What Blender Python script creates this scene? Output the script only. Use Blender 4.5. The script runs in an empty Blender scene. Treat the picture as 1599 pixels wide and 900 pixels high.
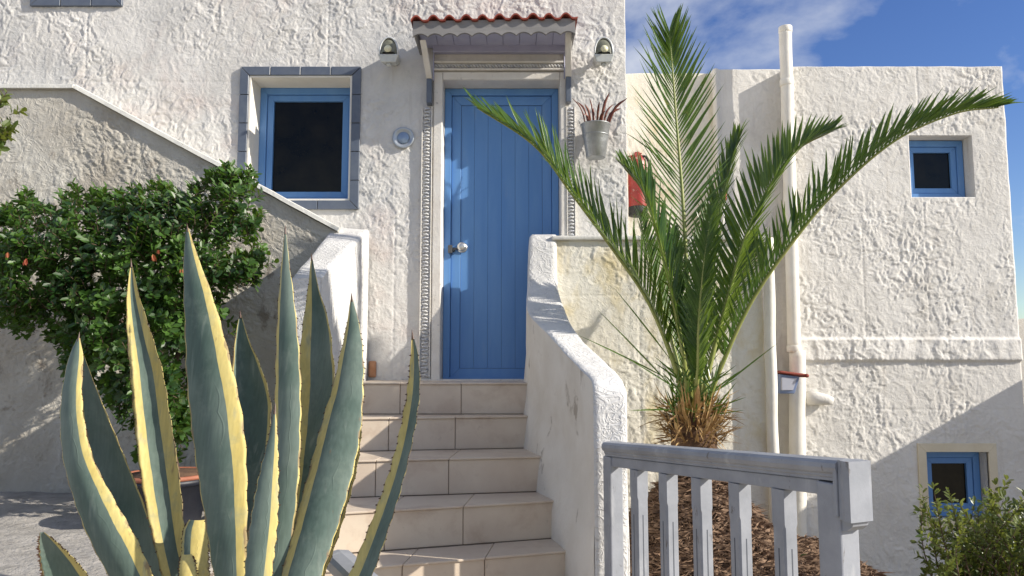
import bpy, math, random
import numpy as np
from mathutils import Vector, Matrix, noise as mnoise
random.seed(11)
R = math.radians
SC = bpy.context.scene
COL = SC.collection

# ------------------------------------------------------------------ camera
F, CX, CY, PITCH = 1180.0, 800.0, 450.0, R(5.57)
cam_d = bpy.data.cameras.new('camera'); cam = bpy.data.objects.new('camera', cam_d); COL.objects.link(cam)
cam_d.sensor_width = 36; cam_d.lens = F/1600*36; cam_d.clip_start = .05; cam_d.clip_end = 5000
cam.location = (0, 0, 0); cam.rotation_euler = (R(90)+PITCH, 0, 0)
SC.camera = cam
# ------------------------------------------------------------------ world, sun, exposure
SUNV = Vector((3.2, -1.0, 1.72)).normalized()
elev = math.asin(SUNV.z); azim = math.atan2(SUNV.x, SUNV.y)
w = bpy.data.worlds.new('World'); SC.world = w; w.use_nodes = True
nt = w.node_tree; nt.nodes.clear()
def N(nt, t, **kw):
    n = nt.nodes.new(t)
    for k, v in kw.items():
        if k.startswith('_'): setattr(n, k[1:], v)
        else:
            key = int(k[1:]) if k[0] == 'i' and k[1:].isdigit() else k.replace('__', ' ')
            n.inputs[key].default_value = v
    return n
def L(nt, a, b): nt.links.new(a, b)
out = N(nt, 'ShaderNodeOutputWorld'); bg = N(nt, 'ShaderNodeBackground', Strength=.060)
sky = N(nt, 'ShaderNodeTexSky', _sky_type='NISHITA', _sun_disc=False, _sun_elevation=elev, _sun_rotation=azim,
        _air_density=1.0, _dust_density=.2, _ozone_density=2.6)
tc = N(nt, 'ShaderNodeTexCoord')
mp = N(nt, 'ShaderNodeMapping'); mp.inputs['Scale'].default_value = (1.0, .8, 1.45); mp.inputs['Location'].default_value = (3.9, 2.2, .4)
L(nt, tc.outputs['Generated'], mp.inputs['Vector'])
cn = N(nt, 'ShaderNodeTexNoise', Scale=3.1, Detail=8.0, Roughness=.54, Distortion=.15)
L(nt, mp.outputs[0], cn.inputs['Vector'])
cr = N(nt, 'ShaderNodeValToRGB'); cr.color_ramp.elements[0].position = .45; cr.color_ramp.elements[1].position = .63
L(nt, cn.outputs['Fac'], cr.inputs['Fac'])
hs = N(nt, 'ShaderNodeHueSaturation', Hue=.518, Saturation=1.22, Value=1.8); L(nt, sky.outputs[0], hs.inputs['Color'])
mx = N(nt, 'ShaderNodeMixRGB'); mx.inputs['Color2'].default_value = (10.5, 10.9, 11.6, 1)
L(nt, cr.outputs['Color'], mx.inputs['Fac']); L(nt, hs.outputs[0], mx.inputs['Color1'])
L(nt, mx.outputs[0], bg.inputs['Color']); L(nt, bg.outputs[0], out.inputs['Surface'])
sd = bpy.data.lights.new('sun', 'SUN'); sd.energy = 5.0; sd.angle = R(.5); sd.color = (1, .93, .82)
sun = bpy.data.objects.new('sun', sd); COL.objects.link(sun)
sun.rotation_euler = SUNV.to_track_quat('Z', 'Y').to_euler()
SC.view_settings.view_transform = 'Standard'; SC.view_settings.look = 'None'
SC.view_settings.exposure = .37; SC.view_settings.gamma = 1

# ------------------------------------------------------------------ positions
cp, sp = math.cos(PITCH), math.sin(PITCH)
def ray(px, py):
    dx, dy = (px-CX)/F, (CY-py)/F
    return Vector((dx, cp-dy*sp, sp+dy*cp))
def P(px, py, Y):
    d = ray(px, py); return d*(Y/d.y)
def G(px, py, z):
    d = ray(px, py); return d*(z/d.z)
def Z(py, Y): return P(800, py, Y).z
def X(px, py, Y): return P(px, py, Y).x

# ------------------------------------------------------------------ helpers
def new_obj(name, me, mat=None, parent=None, kind=None, smooth=False):
    if mat is not None:
        for m in (mat if isinstance(mat, (list, tuple)) else [mat]): me.materials.append(m)
    if smooth: me.polygons.foreach_set('use_smooth', [True]*len(me.polygons))
    o = bpy.data.objects.new(name, me); COL.objects.link(o)
    if parent is not None: o.parent = parent
    if kind: o['kind'] = kind
    return o
def tag(o, label, cat, group=None):
    o['label'] = label; o['category'] = cat
    if group: o['group'] = group
    return o
def thing(name, label, cat, loc=(0, 0, 0), group=None):
    o = bpy.data.objects.new(name, None); COL.objects.link(o); o.location = loc; o.empty_display_size = .1
    return tag(o, label, cat, group)
def bevel(o, wd=.003, seg=2):
    m = o.modifiers.new('bevel', 'BEVEL'); m.width = wd; m.segments = seg; m.limit_method = 'ANGLE'; m.angle_limit = R(35)
    return o
class MB:
    def __init__(s): s.v = []; s.f = []; s.mi = []; s.uv = {}
    def add(s, vs, fs, mi=0):
        b = len(s.v); s.v += [tuple(v) for v in vs]; s.f += [tuple(i+b for i in f) for f in fs]; s.mi += [mi]*len(fs); return s
    def box(s, x0, x1, y0, y1, z0, z1, mi=0):
        return s.hexa([(x0, y0, z0), (x1, y0, z0), (x1, y1, z0), (x0, y1, z0), (x0, y0, z1), (x1, y0, z1), (x1, y1, z1), (x0, y1, z1)], mi)
    def hexa(s, p, mi=0):
        return s.add(p, [(0, 3, 2, 1), (4, 5, 6, 7), (0, 1, 5, 4), (1, 2, 6, 5), (2, 3, 7, 6), (3, 0, 4, 7)], mi)
    def obox(s, c, ax, ay, az, mi=0):       # oriented: half-axis vectors
        c, ax, ay, az = map(Vector, (c, ax, ay, az))
        return s.hexa([c+i*ax+j*ay+k*az for k in (-1, 1) for i, j in ((-1, -1), (1, -1), (1, 1), (-1, 1))], mi)
    def rings(s, rings, cap0=True, cap1=True, mi=0, closed=True):
        n = len(rings[0]); vs = [v for r in rings for v in r]; fs = []
        for a in range(len(rings)-1):
            for i in range(n if closed else n-1):
                j = (i+1) % n
                fs.append((a*n+i, a*n+j, (a+1)*n+j, (a+1)*n+i))
        if cap0: fs.append(tuple(range(n-1, -1, -1)))
        if cap1: fs.append(tuple((len(rings)-1)*n+i for i in range(n)))
        return s.add(vs, fs, mi)
    def lathe(s, c, axis, prof, n=20, mi=0, cap0=True, cap1=True):  # prof: (radius, along axis)
        axis = Vector(axis).normalized(); a = axis.orthogonal().normalized(); b = axis.cross(a); c = Vector(c)
        return s.rings([[c+axis*h+(a*math.cos(2*math.pi*i/n)+b*math.sin(2*math.pi*i/n))*r for i in range(n)] for r, h in prof], cap0, cap1, mi)
    def tube(s, pts, r, n=8, mi=0, cap=True):
        pts = [Vector(p) for p in pts]; m = len(pts); rr = r if isinstance(r, (list, tuple)) else [r]*m
        rings = []; ref = None
        for i, p in enumerate(pts):
            t = (pts[min(i+1, m-1)]-pts[max(i-1, 0)]).normalized()
            if ref is None: ref = t.orthogonal().normalized()
            a = (ref-t*ref.dot(t)).normalized(); ref = a; b = t.cross(a)
            rings.append([p+(a*math.cos(2*math.pi*k/n)+b*math.sin(2*math.pi*k/n))*rr[i] for k in range(n)])
        return s.rings(rings, cap, cap, mi)
    def build(s, name, mat=None, parent=None, kind=None, smooth=False):
        me = bpy.data.meshes.new(name); me.from_pydata(s.v, [], s.f)
        if any(s.mi): me.polygons.foreach_set('material_index', s.mi)
        me.validate(); return new_obj(name, me, mat, parent, kind, smooth)
def catmull(pts, n):
    pts = [Vector(p) for p in pts]; e = [pts[0]*2-pts[1]]+pts+[pts[-1]*2-pts[-2]]; out = []
    m = len(pts)-1
    for k in range(n):
        t = k/(n-1)*m; i = min(int(t), m-1); u = t-i
        a, b, c, d = e[i], e[i+1], e[i+2], e[i+3]
        out.append(.5*((2*b)+(-a+c)*u+(2*a-5*b+4*c-d)*u*u+(-a+3*b-3*c+d)*u**3))
    return out

# vectorised gradient noise
def gn(x, y, s=0.):
    xi, yi = np.floor(x), np.floor(y); xf, yf = x-xi, y-yi
    def g(a, b):
        h = np.sin(a*127.1+b*311.7+s*74.7)*43758.5453; an = (h-np.floor(h))*2*np.pi
        return np.cos(an), np.sin(an)
    u = xf*xf*xf*(xf*(xf*6-15)+10); v = yf*yf*yf*(yf*(yf*6-15)+10)
    def d(i, j):
        gx, gy = g(xi+i, yi+j); return gx*(xf-i)+gy*(yf-j)
    a = d(0, 0)*(1-u)+d(1, 0)*u; b = d(0, 1)*(1-u)+d(1, 1)*u
    return (a*(1-v)+b*v)*1.4
def stucco(x, z, seed=0.):
    wx = gn(x*6, z*6, seed+1)*.05+gn(x*17, z*17, seed+5)*.024; wz = gn(x*6, z*6, seed+2)*.05+gn(x*17, z*17, seed+6)*.024
    X_, Z_ = x+wx, z+wz
    def cut(a, k): return np.clip(a*k, -1, 1)
    n1 = gn(X_*13, Z_*9.5, seed+9); n2 = gn(X_*24+3, Z_*20, seed+12)
    pl = cut(n1, 9)*.5-1.5*np.exp(-((n1-.10)/.040)**2)          # trowelled plates: step edge with a crack beside it
    p2 = cut(n2, 9)*.5-.9*np.exp(-((n2+.08)/.06)**2)
    r1 = np.clip(1-np.abs(gn(X_*17, Z_*12, seed+3))*6.5, 0, 1)
    r3 = np.clip(1-np.abs(gn(X_*42, Z_*36, seed+8))*3.5, 0, 1)
    m = np.clip(gn(x*1.7, z*1.7, seed+7)*1.4+.95, .45, 1.15); m2 = np.clip(gn(x*3.1, z*3.1, seed+17)*2+.7, .1, 1.1)
    return m*(.45*pl+.50*r1+.35*p2*m2+.28*r3)+gn(x*2, z*2, seed+10)*.35

def grid_wall(name, parent, mat, x0, x1, z0, z1, y, thick, holes=(), hthick=.19, step=.011, amp=.0035, top=None, seed=0., bulge=None, kind=None, grooves=(), hgrooves=()):
    def axis(a, b, sp_):
        g = [v for v in np.arange(a+step, b-step*.4, step) if all(abs(v-s_) > step*.45 for s_ in sp_)]
        return np.array(sorted(g+[a, b]+[s_ for s_ in sp_ if a < s_ < b]))
    sx = [h[0] for h in holes]+[h[1] for h in holes]; sz = [h[2] for h in holes]+[h[3] for h in holes]
    xs, zs = axis(x0, x1, sx), axis(z0, z1, sz); nx, nz = len(xs), len(zs)
    XX, ZZ = np.meshgrid(xs, zs, indexing='ij')
    cxs, czs = (xs[:-1]+xs[1:])/2, (zs[:-1]+zs[1:])/2
    keep = np.ones((nx-1, nz-1), bool)
    for h in holes: keep &= ~((cxs[:, None] > h[0]) & (cxs[:, None] < h[1]) & (czs[None] > h[2]) & (czs[None] < h[3]))
    edge = np.minimum.reduce([XX-x0, x1-XX, ZZ-z0, z1-ZZ])
    for h in holes:
        dx = np.maximum(h[0]-XX, XX-h[1]); dz = np.maximum(h[2]-ZZ, ZZ-h[3]); edge = np.minimum(edge, np.abs(np.maximum(dx, dz)))
    k = np.clip(edge/.03, 0, 1)*.85+.15
    YY = y-stucco(XX, ZZ, seed)*amp*k
    if bulge: YY = YY-bulge(XX, ZZ)
    if top is not None: ZZ = z0+(ZZ-z0)*(np.vectorize(top)(XX)-z0)/(z1-z0)
    # gentle wander of the outer outline
    ed = np.minimum.reduce([XX-x0, x1-XX]); kk = np.clip(1-ed/.05, 0, 1)
    XX = XX+gn(ZZ*5, ZZ*0+seed, 3)*.006*kk; ZZ = ZZ+gn(XX*5, XX*0+seed, 4)*.006*np.clip(1-(z1-ZZ)/.08, 0, 1)*(top is None)
    for gx_, ga, gb in grooves: YY = YY+.0035*np.exp(-((XX-gx_-.004*gn(ZZ*4, ZZ*0, 5))/.006)**2)*((ZZ > ga) & (ZZ < gb))
    for gz_, ga, gb in hgrooves: YY = YY+.002*np.exp(-((ZZ-gz_-.004*gn(XX*4, XX*0, 6))/.007)**2)*((XX > ga) & (XX < gb))
    V = np.stack([XX, YY, ZZ], -1).reshape(-1, 3)
    ii, jj = np.nonzero(keep); a = ii*nz+jj; b = a+nz
    q = np.stack([a, b, b+1, a+1], 1)
    # boundary edges
    e = np.concatenate([q[:, [0, 1]], q[:, [1, 2]], q[:, [2, 3]], q[:, [3, 0]]])
    s_ = np.sort(e, 1); key = s_[:, 0].astype(np.int64)*len(V)+s_[:, 1]
    u, idx, cnt = np.unique(key, return_index=True, return_counts=True)
    be = e[idx[cnt == 1]]
    bv = np.unique(be); mp_ = {int(v): len(V)+n_ for n_, v in enumerate(bv)}
    base = V[bv].copy(); xi_, zi_ = bv//nz, bv % nz
    outer = (xi_ == 0) | (xi_ == nx-1) | (zi_ == 0) | (zi_ == nz-1)
    inh = np.zeros(len(bv), bool)
    for h in holes:
        inh |= (xs[xi_] >= h[0]-1e-6) & (xs[xi_] <= h[1]+1e-6) & (zs[zi_] >= h[2]-1e-6) & (zs[zi_] <= h[3]+1e-6)
    base[:, 1] = y+np.where(inh, hthick, thick)
    V2 = np.concatenate([V, base]); bf = np.array([[s2[1], s2[0], mp_[int(s2[0])], mp_[int(s2[1])]] for s2 in be.tolist()])
    Q = np.concatenate([q, bf]); used = np.unique(Q); rm = np.zeros(len(V2), int); rm[used] = np.arange(len(used))
    me = bpy.data.meshes.new(name); me.from_pydata(V2[used].tolist(), [], rm[Q].tolist())
    me.polygons.foreach_set('use_smooth', [True]*len(q)+[False]*len(bf))
    return new_obj(name, me, mat, parent, kind)

# ------------------------------------------------------------------ materials
def mat(name, col, rough=.7, col2=None, nscale=4, bump=0., bscale=60, metal=0., spec=.5, detail=6, ramp=(.35, .65), coat=0, bdist=.01, vor=0, dirt=None, dscale=1.5, dramp=(.55, .75), stretch=None):
    m = bpy.data.materials.new(name); m.use_nodes = True; t = m.node_tree; b = t.nodes['Principled BSDF']
    b.inputs['Roughness'].default_value = rough; b.inputs['Metallic'].default_value = metal
    b.inputs['Specular IOR Level'].default_value = spec; b.inputs['Coat Weight'].default_value = coat
    geo = N(t, 'ShaderNodeNewGeometry'); vec = geo.outputs['Position']
    if stretch:
        mm = N(t, 'ShaderNodeMapping'); mm.inputs['Scale'].default_value = stretch; L(t, vec, mm.inputs['Vector']); vec = mm.outputs[0]
    last = None
    if col2 is None: b.inputs['Base Color'].default_value = (*col, 1)
    else:
        n = N(t, 'ShaderNodeTexNoise', Scale=nscale, Detail=detail, Roughness=.6); L(t, vec, n.inputs['Vector'])
        r = N(t, 'ShaderNodeValToRGB'); r.color_ramp.elements[0].position = ramp[0]; r.color_ramp.elements[1].position = ramp[1]
        r.color_ramp.elements[0].color = (*col, 1); r.color_ramp.elements[1].color = (*col2, 1)
        L(t, n.outputs['Fac'], r.inputs['Fac']); last = r.outputs['Color']
    for dc, ds, dr, st in (dirt or []):
        v2 = geo.outputs['Position']
        if st:
            mm = N(t, 'ShaderNodeMapping'); mm.inputs['Scale'].default_value = st; L(t, v2, mm.inputs['Vector']); v2 = mm.outputs[0]
        n = N(t, 'ShaderNodeTexNoise', Scale=ds, Detail=8.0, Roughness=.65, Distortion=.3); L(t, v2, n.inputs['Vector'])
        r = N(t, 'ShaderNodeMapRange'); r.inputs['From Min'].default_value = dr[0]; r.inputs['From Max'].default_value = dr[1]
        r.inputs['To Max'].default_value = dr[2] if len(dr) > 2 else 1
        L(t, n.outputs['Fac'], r.inputs['Value'])
        x = N(t, 'ShaderNodeMixRGB'); x.inputs['Color2'].default_value = (*dc, 1)
        if last is None: x.inputs['Color1'].default_value = (*col, 1)
        else: L(t, last, x.inputs['Color1'])
        L(t, r.outputs[0], x.inputs['Fac']); last = x.outputs[0]
    if last is not None: L(t, last, b.inputs['Base Color'])
    if bump:
        n = N(t, 'ShaderNodeTexNoise', Scale=bscale, Detail=6.0, Roughness=.6); L(t, vec, n.inputs['Vector'])
        h = n.outputs['Fac']
        if vor:      # curly trowel ridges for curved plaster
            n0 = N(t, 'ShaderNodeTexNoise', Scale=9, Detail=1.0, Distortion=1.2); L(t, vec, n0.inputs['Vector'])
            sub = N(t, 'ShaderNodeMath', _operation='SUBTRACT', i1=.5); L(t, n0.outputs['Fac'], sub.inputs[0])
            ab = N(t, 'ShaderNodeMath', _operation='ABSOLUTE'); L(t, sub.outputs[0], ab.inputs[0])
            n1 = N(t, 'ShaderNodeTexNoise', Scale=21, Detail=1.0, Distortion=1.6); L(t, vec, n1.inputs['Vector'])
            sub1 = N(t, 'ShaderNodeMath', _operation='SUBTRACT', i1=.5); L(t, n1.outputs['Fac'], sub1.inputs[0])
            ab1 = N(t, 'ShaderNodeMath', _operation='ABSOLUTE'); L(t, sub1.outputs[0], ab1.inputs[0])
            mn = N(t, 'ShaderNodeMath', _operation='MINIMUM'); L(t, ab.outputs[0], mn.inputs[0]); L(t, ab1.outputs[0], mn.inputs[1])
            mr = N(t, 'ShaderNodeMapRange'); mr.inputs['From Min'].default_value = 0; mr.inputs['From Max'].default_value = .06
            mr.inputs['To Min'].default_value = vor; mr.inputs['To Max'].default_value = 0
            L(t, mn.outputs[0], mr.inputs['Value'])
            ad = N(t, 'ShaderNodeMath', _operation='ADD'); L(t, mr.outputs[0], ad.inputs[0]); L(t, h, ad.inputs[1]); h = ad.outputs[0]
        bp = N(t, 'ShaderNodeBump', Strength=bump, Distance=bdist); L(t, h, bp.inputs['Height']); L(t, bp.outputs[0], b.inputs['Normal'])
    return m
def leafmat(name, c1, c2, scale=6, rough=.45, trans=.3, tc=None, c3=None):
    m = mat(name, c1, rough, c2, scale, detail=2, ramp=(.38, .62), dirt=c3); t = m.node_tree; b = t.nodes['Principled BSDF']
    o = t.nodes['Material Output']; tr = N(t, 'ShaderNodeBsdfTranslucent'); tr.inputs['Color'].default_value = (*(tc or (.25, .42, .05)), 1)
    x = N(t, 'ShaderNodeMixShader', Fac=trans); L(t, b.outputs[0], x.inputs[1]); L(t, tr.outputs[0], x.inputs[2]); L(t, x.outputs[0], o.inputs['Surface'])
    return m
M = {}
grey = (.40, .37, .33)
M['plaster'] = mat('plaster', (.62, .60, .565), .92, (.72, .70, .665), 3.0, .42, 70, bdist=.0045, vor=.45, spec=.2,
    dirt=[((.58, .43, .38), 2.0, (.54, .72, .42), None), ((.50, .50, .49), 1.1, (.48, .66, .7), None), ((.3, .27, .23), 11, (.68, .78, .6), None), ((.44, .41, .37), 3.0, (.58, .74, .45), (5, 5, .35))])
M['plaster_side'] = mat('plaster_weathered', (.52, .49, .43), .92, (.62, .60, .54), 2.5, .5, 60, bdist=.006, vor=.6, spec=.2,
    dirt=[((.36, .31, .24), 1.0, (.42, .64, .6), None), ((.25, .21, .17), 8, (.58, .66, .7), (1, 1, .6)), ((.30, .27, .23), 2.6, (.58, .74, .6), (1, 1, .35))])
M['plaster_white'] = mat('whitewash', (.63, .62, .60), .85, (.71, .70, .68), 4, .7, 45, bdist=.007, vor=.5, spec=.2,
    dirt=[((.42, .38, .32), 9, (.68, .75, .6), None)])
M['plaster_worn'] = mat('worn_whitewash', (.70, .65, .57), .9, (.78, .74, .67), 3, .5, 30, bdist=.006, spec=.2,
    dirt=[((.30, .25, .20), 7, (.60, .66, .75), (1, .8, .45)), ((.55, .48, .38), 2.2, (.5, .72, .5), None)])
M['plaster_cream'] = mat('cream_plaster', (.74, .70, .60), .9, (.80, .77, .68), 3, .42, 60, bdist=.0045, vor=.45, spec=.2,
    dirt=[((.60, .47, .18), 3.6, (.50, .68, .6), (1, 1, .6)), ((.66, .60, .47), 1.2, (.5, .7, .5), None)])
M['plaster_annex'] = mat('annex_plaster', (.66, .635, .585), .92, (.76, .735, .685), 2.2, .42, 70, bdist=.0045, vor=.45, spec=.2,
    dirt=[((.50, .46, .40), 2.0, (.55, .72, .6), None), ((.32, .28, .22), 9, (.66, .76, .6), (1, 1, .5)), ((.46, .41, .34), 3.0, (.56, .74, .5), (5, 5, .35))])
M['pipe'] = mat('painted_pipe', (.76, .72, .63), .6, (.82, .79, .71), 6, .25, 18, bdist=.01, dirt=[((.5, .42, .3), 8, (.62, .75, .5), (1, 1, .3))])
M['blue'] = mat('blue_paint', (.10, .245, .53), .40, (.13, .285, .56), 3, .12, 90, spec=.4, bdist=.002, stretch=(3, 3, .4), dirt=[((.20, .32, .50), 7, (.58, .74, .5), (1, 1, .3)), ((.05, .12, .24), 30, (.70, .76, .5), None)])
M['tile_blue'] = mat('slate_blue_tile', (.095, .115, .155), .35, (.125, .145, .18), 12, .05, 80)
M['grout'] = mat('grout', (.26, .21, .17), .9)
M['glass'] = mat('dark_glass', (.006, .006, .004), .10, (.016, .014, .008), 6, spec=.22)
M['trim'] = mat('weathered_trim', (.66, .62, .56), .8, (.74, .71, .66), 8, .3, 60, dirt=[((.25, .24, .24), 22, (.62, .7, .7), None)])
M['carved'] = mat('carved_plaster', (.66, .65, .63), .85, (.40, .42, .48), 30, .5, 90, bdist=.005, ramp=(.45, .7))
M['grey_wood'] = mat('grey_painted_wood', (.34, .34, .35), .6, (.42, .41, .41), 8, .35, 60, bdist=.003, stretch=(.3, 3, 3), dirt=[((.6, .6, .6), 30, (.66, .72, .5), None), ((.12, .11, .10), 26, (.66, .74, .6), (.4, 1, 1))])
M['rail'] = mat('rail_paint', (.25, .265, .295), .5, (.33, .345, .38), 8, .3, 70, bdist=.002, dirt=[((.12, .10, .085), 30, (.63, .69, .8), (1, 1, .35)), ((.50, .51, .52), 14, (.58, .70, .6), (1, 1, .3))])
M['canopy_grey'] = mat('canopy_grey', (.20, .195, .19), .6, (.26, .25, .245), 8, .25, 50, bdist=.003, stretch=(.4, 3, 3))
M['soffit'] = mat('soffit_paint', (.36, .36, .50), .6, (.42, .42, .54), 10, .15, 50)
M['terracotta'] = mat('terracotta', (.20, .035, .022), .75, (.30, .06, .035), 14, .4, 70, bdist=.004, dirt=[((.12, .04, .03), 16, (.6, .72, .7), None)])
M['step'] = mat('stair_tile', (.56, .46, .365), .45, (.64, .55, .44), 3.5, .12, 90, bdist=.002, dirt=[((.40, .29, .21), 5, (.52, .72, .6), None), ((.28, .22, .17), 17, (.64, .74, .5), None), ((.55, .44, .35), 30, (.66, .75, .4), None)])
M['concrete'] = mat('concrete', (.32, .30, .27), .92, (.48, .45, .41), 9, 1.0, 38, bdist=.022, dirt=[((.2, .18, .16), 14, (.6, .7, .6), None)])
M['soil'] = mat('soil', (.09, .05, .03), .95, (.16, .09, .05), 12, .8, 40, bdist=.02)
M['zinc'] = mat('galvanised', (.34, .355, .36), .45, (.46, .475, .48), 14, .2, 30, metal=.8)
M['lampgrey'] = mat('lamp_casting', (.50, .51, .49), .45, (.60, .61, .58), 14, .1, 60, metal=.35)
M['lampglass'] = mat('lamp_glass', (.12, .125, .09), .2, (.24, .24, .18), 24)
M['bulb'] = mat('bulb', (.75, .72, .5), .3)
M['red'] = mat('red_enamel', (.26, .022, .018), .4, (.36, .045, .035), 10, dirt=[((.55, .45, .38), 26, (.60, .68, .8), None)])
M['black'] = mat('black_rubber', (.02, .02, .02), .6)
M['chrome'] = mat('brushed_metal', (.62, .61, .58), .3, metal=.9)
M['darkpot'] = mat('dark_blue_pot', (.012, .014, .022), .5, (.02, .022, .032), 8, .1, 50)
M['redleaf'] = leafmat('bronze_leaf', (.16, .045, .035), (.24, .09, .06), 20, trans=.15, tc=(.4, .12, .06))
M['palm'] = leafmat('palm_leaf', (.028, .078, .012), (.075, .145, .020), 9, .32, .20, (.30, .44, .05), [((.28, .22, .07), 17, (.62, .72, .75), None)])
M['rachis'] = mat('rachis', (.22, .27, .06), .45, (.32, .33, .10), 10)
M['fibre'] = mat('dry_fibre', (.27, .15, .055), .9, (.52, .36, .16), 22)
M['fibre_dark'] = mat('trunk_fibre', (.08, .045, .025), .95, (.16, .09, .05), 20, .9, 40, bdist=.02)
M['mulch'] = mat('leaf_litter', (.10, .055, .030), .9, (.27, .175, .11), 26, detail=3)
M['bush'] = leafmat('shrub_leaf', (.012, .042, .009), (.060, .130, .020), 4.5, .42, .16, (.28, .48, .05), [((.20, .22, .05), 11, (.60, .74, .7), None)])
M['bush2'] = leafmat('olive_leaf', (.045, .085, .018), (.12, .15, .03), 7, .4, .25, (.35, .4, .06))
M['dry'] = leafmat('dry_leaf', (.30, .06, .025), (.42, .16, .06), 20, .7, .2, (.6, .2, .05))
M['bark'] = mat('bark', (.08, .05, .035), .9, (.14, .09, .06), 20, .6, 40)
M['pink'] = mat('pink_plastic', (.55, .05, .09), .4)
M['spine'] = mat('spine', (.07, .03, .015), .5)
# agave
am = bpy.data.materials.new('agave_leaf'); am.use_nodes = True; t = am.node_tree; b = t.nodes['Principled BSDF']
b.inputs['Roughness'].default_value = .58; b.inputs['Specular IOR Level'].default_value = .3
uv = N(t, 'ShaderNodeUVMap', _uv_map='across'); se = N(t, 'ShaderNodeSeparateXYZ'); L(t, uv.outputs[0], se.inputs[0])
uv2 = N(t, 'ShaderNodeUVMap', _uv_map='bands'); se2 = N(t, 'ShaderNodeSeparateXYZ'); L(t, uv2.outputs[0], se2.inputs[0])
geo = N(t, 'ShaderNodeNewGeometry')
ms = N(t, 'ShaderNodeMapping'); ms.inputs['Scale'].default_value = (1, 1, .12); L(t, geo.outputs['Position'], ms.inputs['Vector'])
nn = N(t, 'ShaderNodeTexNoise', Scale=22, Detail=3.0); L(t, ms.outputs[0], nn.inputs['Vector'])
nj = N(t, 'ShaderNodeMath', _operation='MULTIPLY_ADD', i1=.07, i2=-.035); L(t, nn.outputs['Fac'], nj.inputs[0])
uu = N(t, 'ShaderNodeMath', _operation='ADD'); L(t, se.outputs[0], uu.inputs[0]); L(t, nj.outputs[0], uu.inputs[1])
lt = N(t, 'ShaderNodeMath', _operation='LESS_THAN'); L(t, uu.outputs[0], lt.inputs[0]); L(t, se2.outputs[0], lt.inputs[1])
inv = N(t, 'ShaderNodeMath', _operation='SUBTRACT', i0=1.0); L(t, se2.outputs[1], inv.inputs[1])
gt = N(t, 'ShaderNodeMath', _operation='GREATER_THAN'); L(t, uu.outputs[0], gt.inputs[0]); L(t, inv.outputs[0], gt.inputs[1])
ye = N(t, 'ShaderNodeMath', _operation='MAXIMUM'); L(t, lt.outputs[0], ye.inputs[0]); L(t, gt.outputs[0], ye.inputs[1])
n2 = N(t, 'ShaderNodeTexNoise', Scale=5, Detail=5.0); L(t, geo.outputs['Position'], n2.inputs['Vector'])
gr = N(t, 'ShaderNodeValToRGB'); gr.color_ramp.elements[0].position = .35; gr.color_ramp.elements[1].position = .68
gr.color_ramp.elements[0].color = (.080, .125, .102, 1); gr.color_ramp.elements[1].color = (.165, .212, .180, 1); L(t, n2.outputs['Fac'], gr.inputs['Fac'])
yr = N(t, 'ShaderNodeValToRGB'); yr.color_ramp.elements[0].color = (.50, .38, .10, 1); yr.color_ramp.elements[1].color = (.64, .56, .24, 1); L(t, nn.outputs['Fac'], yr.inputs['Fac'])
m1 = N(t, 'ShaderNodeMixRGB'); L(t, ye.outputs[0], m1.inputs['Fac']); L(t, gr.outputs['Color'], m1.inputs['Color1']); L(t, yr.outputs['Color'], m1.inputs['Color2'])
# grey scuffs
sn = N(t, 'ShaderNodeTexNoise', Scale=38, Detail=5.0); L(t, ms.outputs[0], sn.inputs['Vector'])
sm = N(t, 'ShaderNodeMapRange'); sm.inputs['From Min'].default_value = .62; sm.inputs['From Max'].default_value = .74; sm.inputs['To Max'].default_value = .55; L(t, sn.outputs['Fac'], sm.inputs['Value'])
m2 = N(t, 'ShaderNodeMixRGB'); m2.inputs['Color2'].default_value = (.24, .28, .24, 1); L(t, sm.outputs[0], m2.inputs['Fac']); L(t, m1.outputs[0], m2.inputs['Color1'])
# bud imprints: scalloped pale line
vs_ = N(t, 'ShaderNodeMath', _operation='MULTIPLY', i1=38.0); L(t, se.outputs[1], vs_.inputs[0])
si = N(t, 'ShaderNodeMath', _operation='SINE'); L(t, vs_.outputs[0], si.inputs[0])
ab = N(t, 'ShaderNodeMath', _operation='ABSOLUTE'); L(t, si.outputs[0], ab.inputs[0])
ma = N(t, 'ShaderNodeMath', _operation='MULTIPLY_ADD', i1=.07, i2=.60); L(t, ab.outputs[0], ma.inputs[0])
df = N(t, 'ShaderNodeMath', _operation='SUBTRACT'); L(t, uu.outputs[0], df.inputs[0]); L(t, ma.outputs[0], df.inputs[1])
da = N(t, 'ShaderNodeMath', _operation='ABSOLUTE'); L(t, df.outputs[0], da.inputs[0])
ln = N(t, 'ShaderNodeMapRange'); ln.inputs['From Min'].default_value = .0; ln.inputs['From Max'].default_value = .022; ln.inputs['To Min'].default_value = 1; ln.inputs['To Max'].default_value = 0
L(t, da.outputs[0], ln.inputs['Value'])
vg = N(t, 'ShaderNodeMapRange'); vg.inputs['From Min'].default_value = .75; vg.inputs['From Max'].default_value = .55; L(t, se.outputs[1], vg.inputs['Value'])
lm0 = N(t, 'ShaderNodeMath', _operation='MULTIPLY'); L(t, ln.outputs[0], lm0.inputs[0]); L(t, vg.outputs[0], lm0.inputs[1])
lg = N(t, 'ShaderNodeMapRange'); lg.inputs['From Min'].default_value = .46; lg.inputs['From Max'].default_value = .56; L(t, n2.outputs['Fac'], lg.inputs['Value'])
lm = N(t, 'ShaderNodeMath', _operation='MULTIPLY'); L(t, lm0.outputs[0], lm.inputs[0]); L(t, lg.outputs[0], lm.inputs[1])
lm2 = N(t, 'ShaderNodeMath', _operation='MULTIPLY', i1=.12); L(t, lm.outputs[0], lm2.inputs[0])
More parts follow.
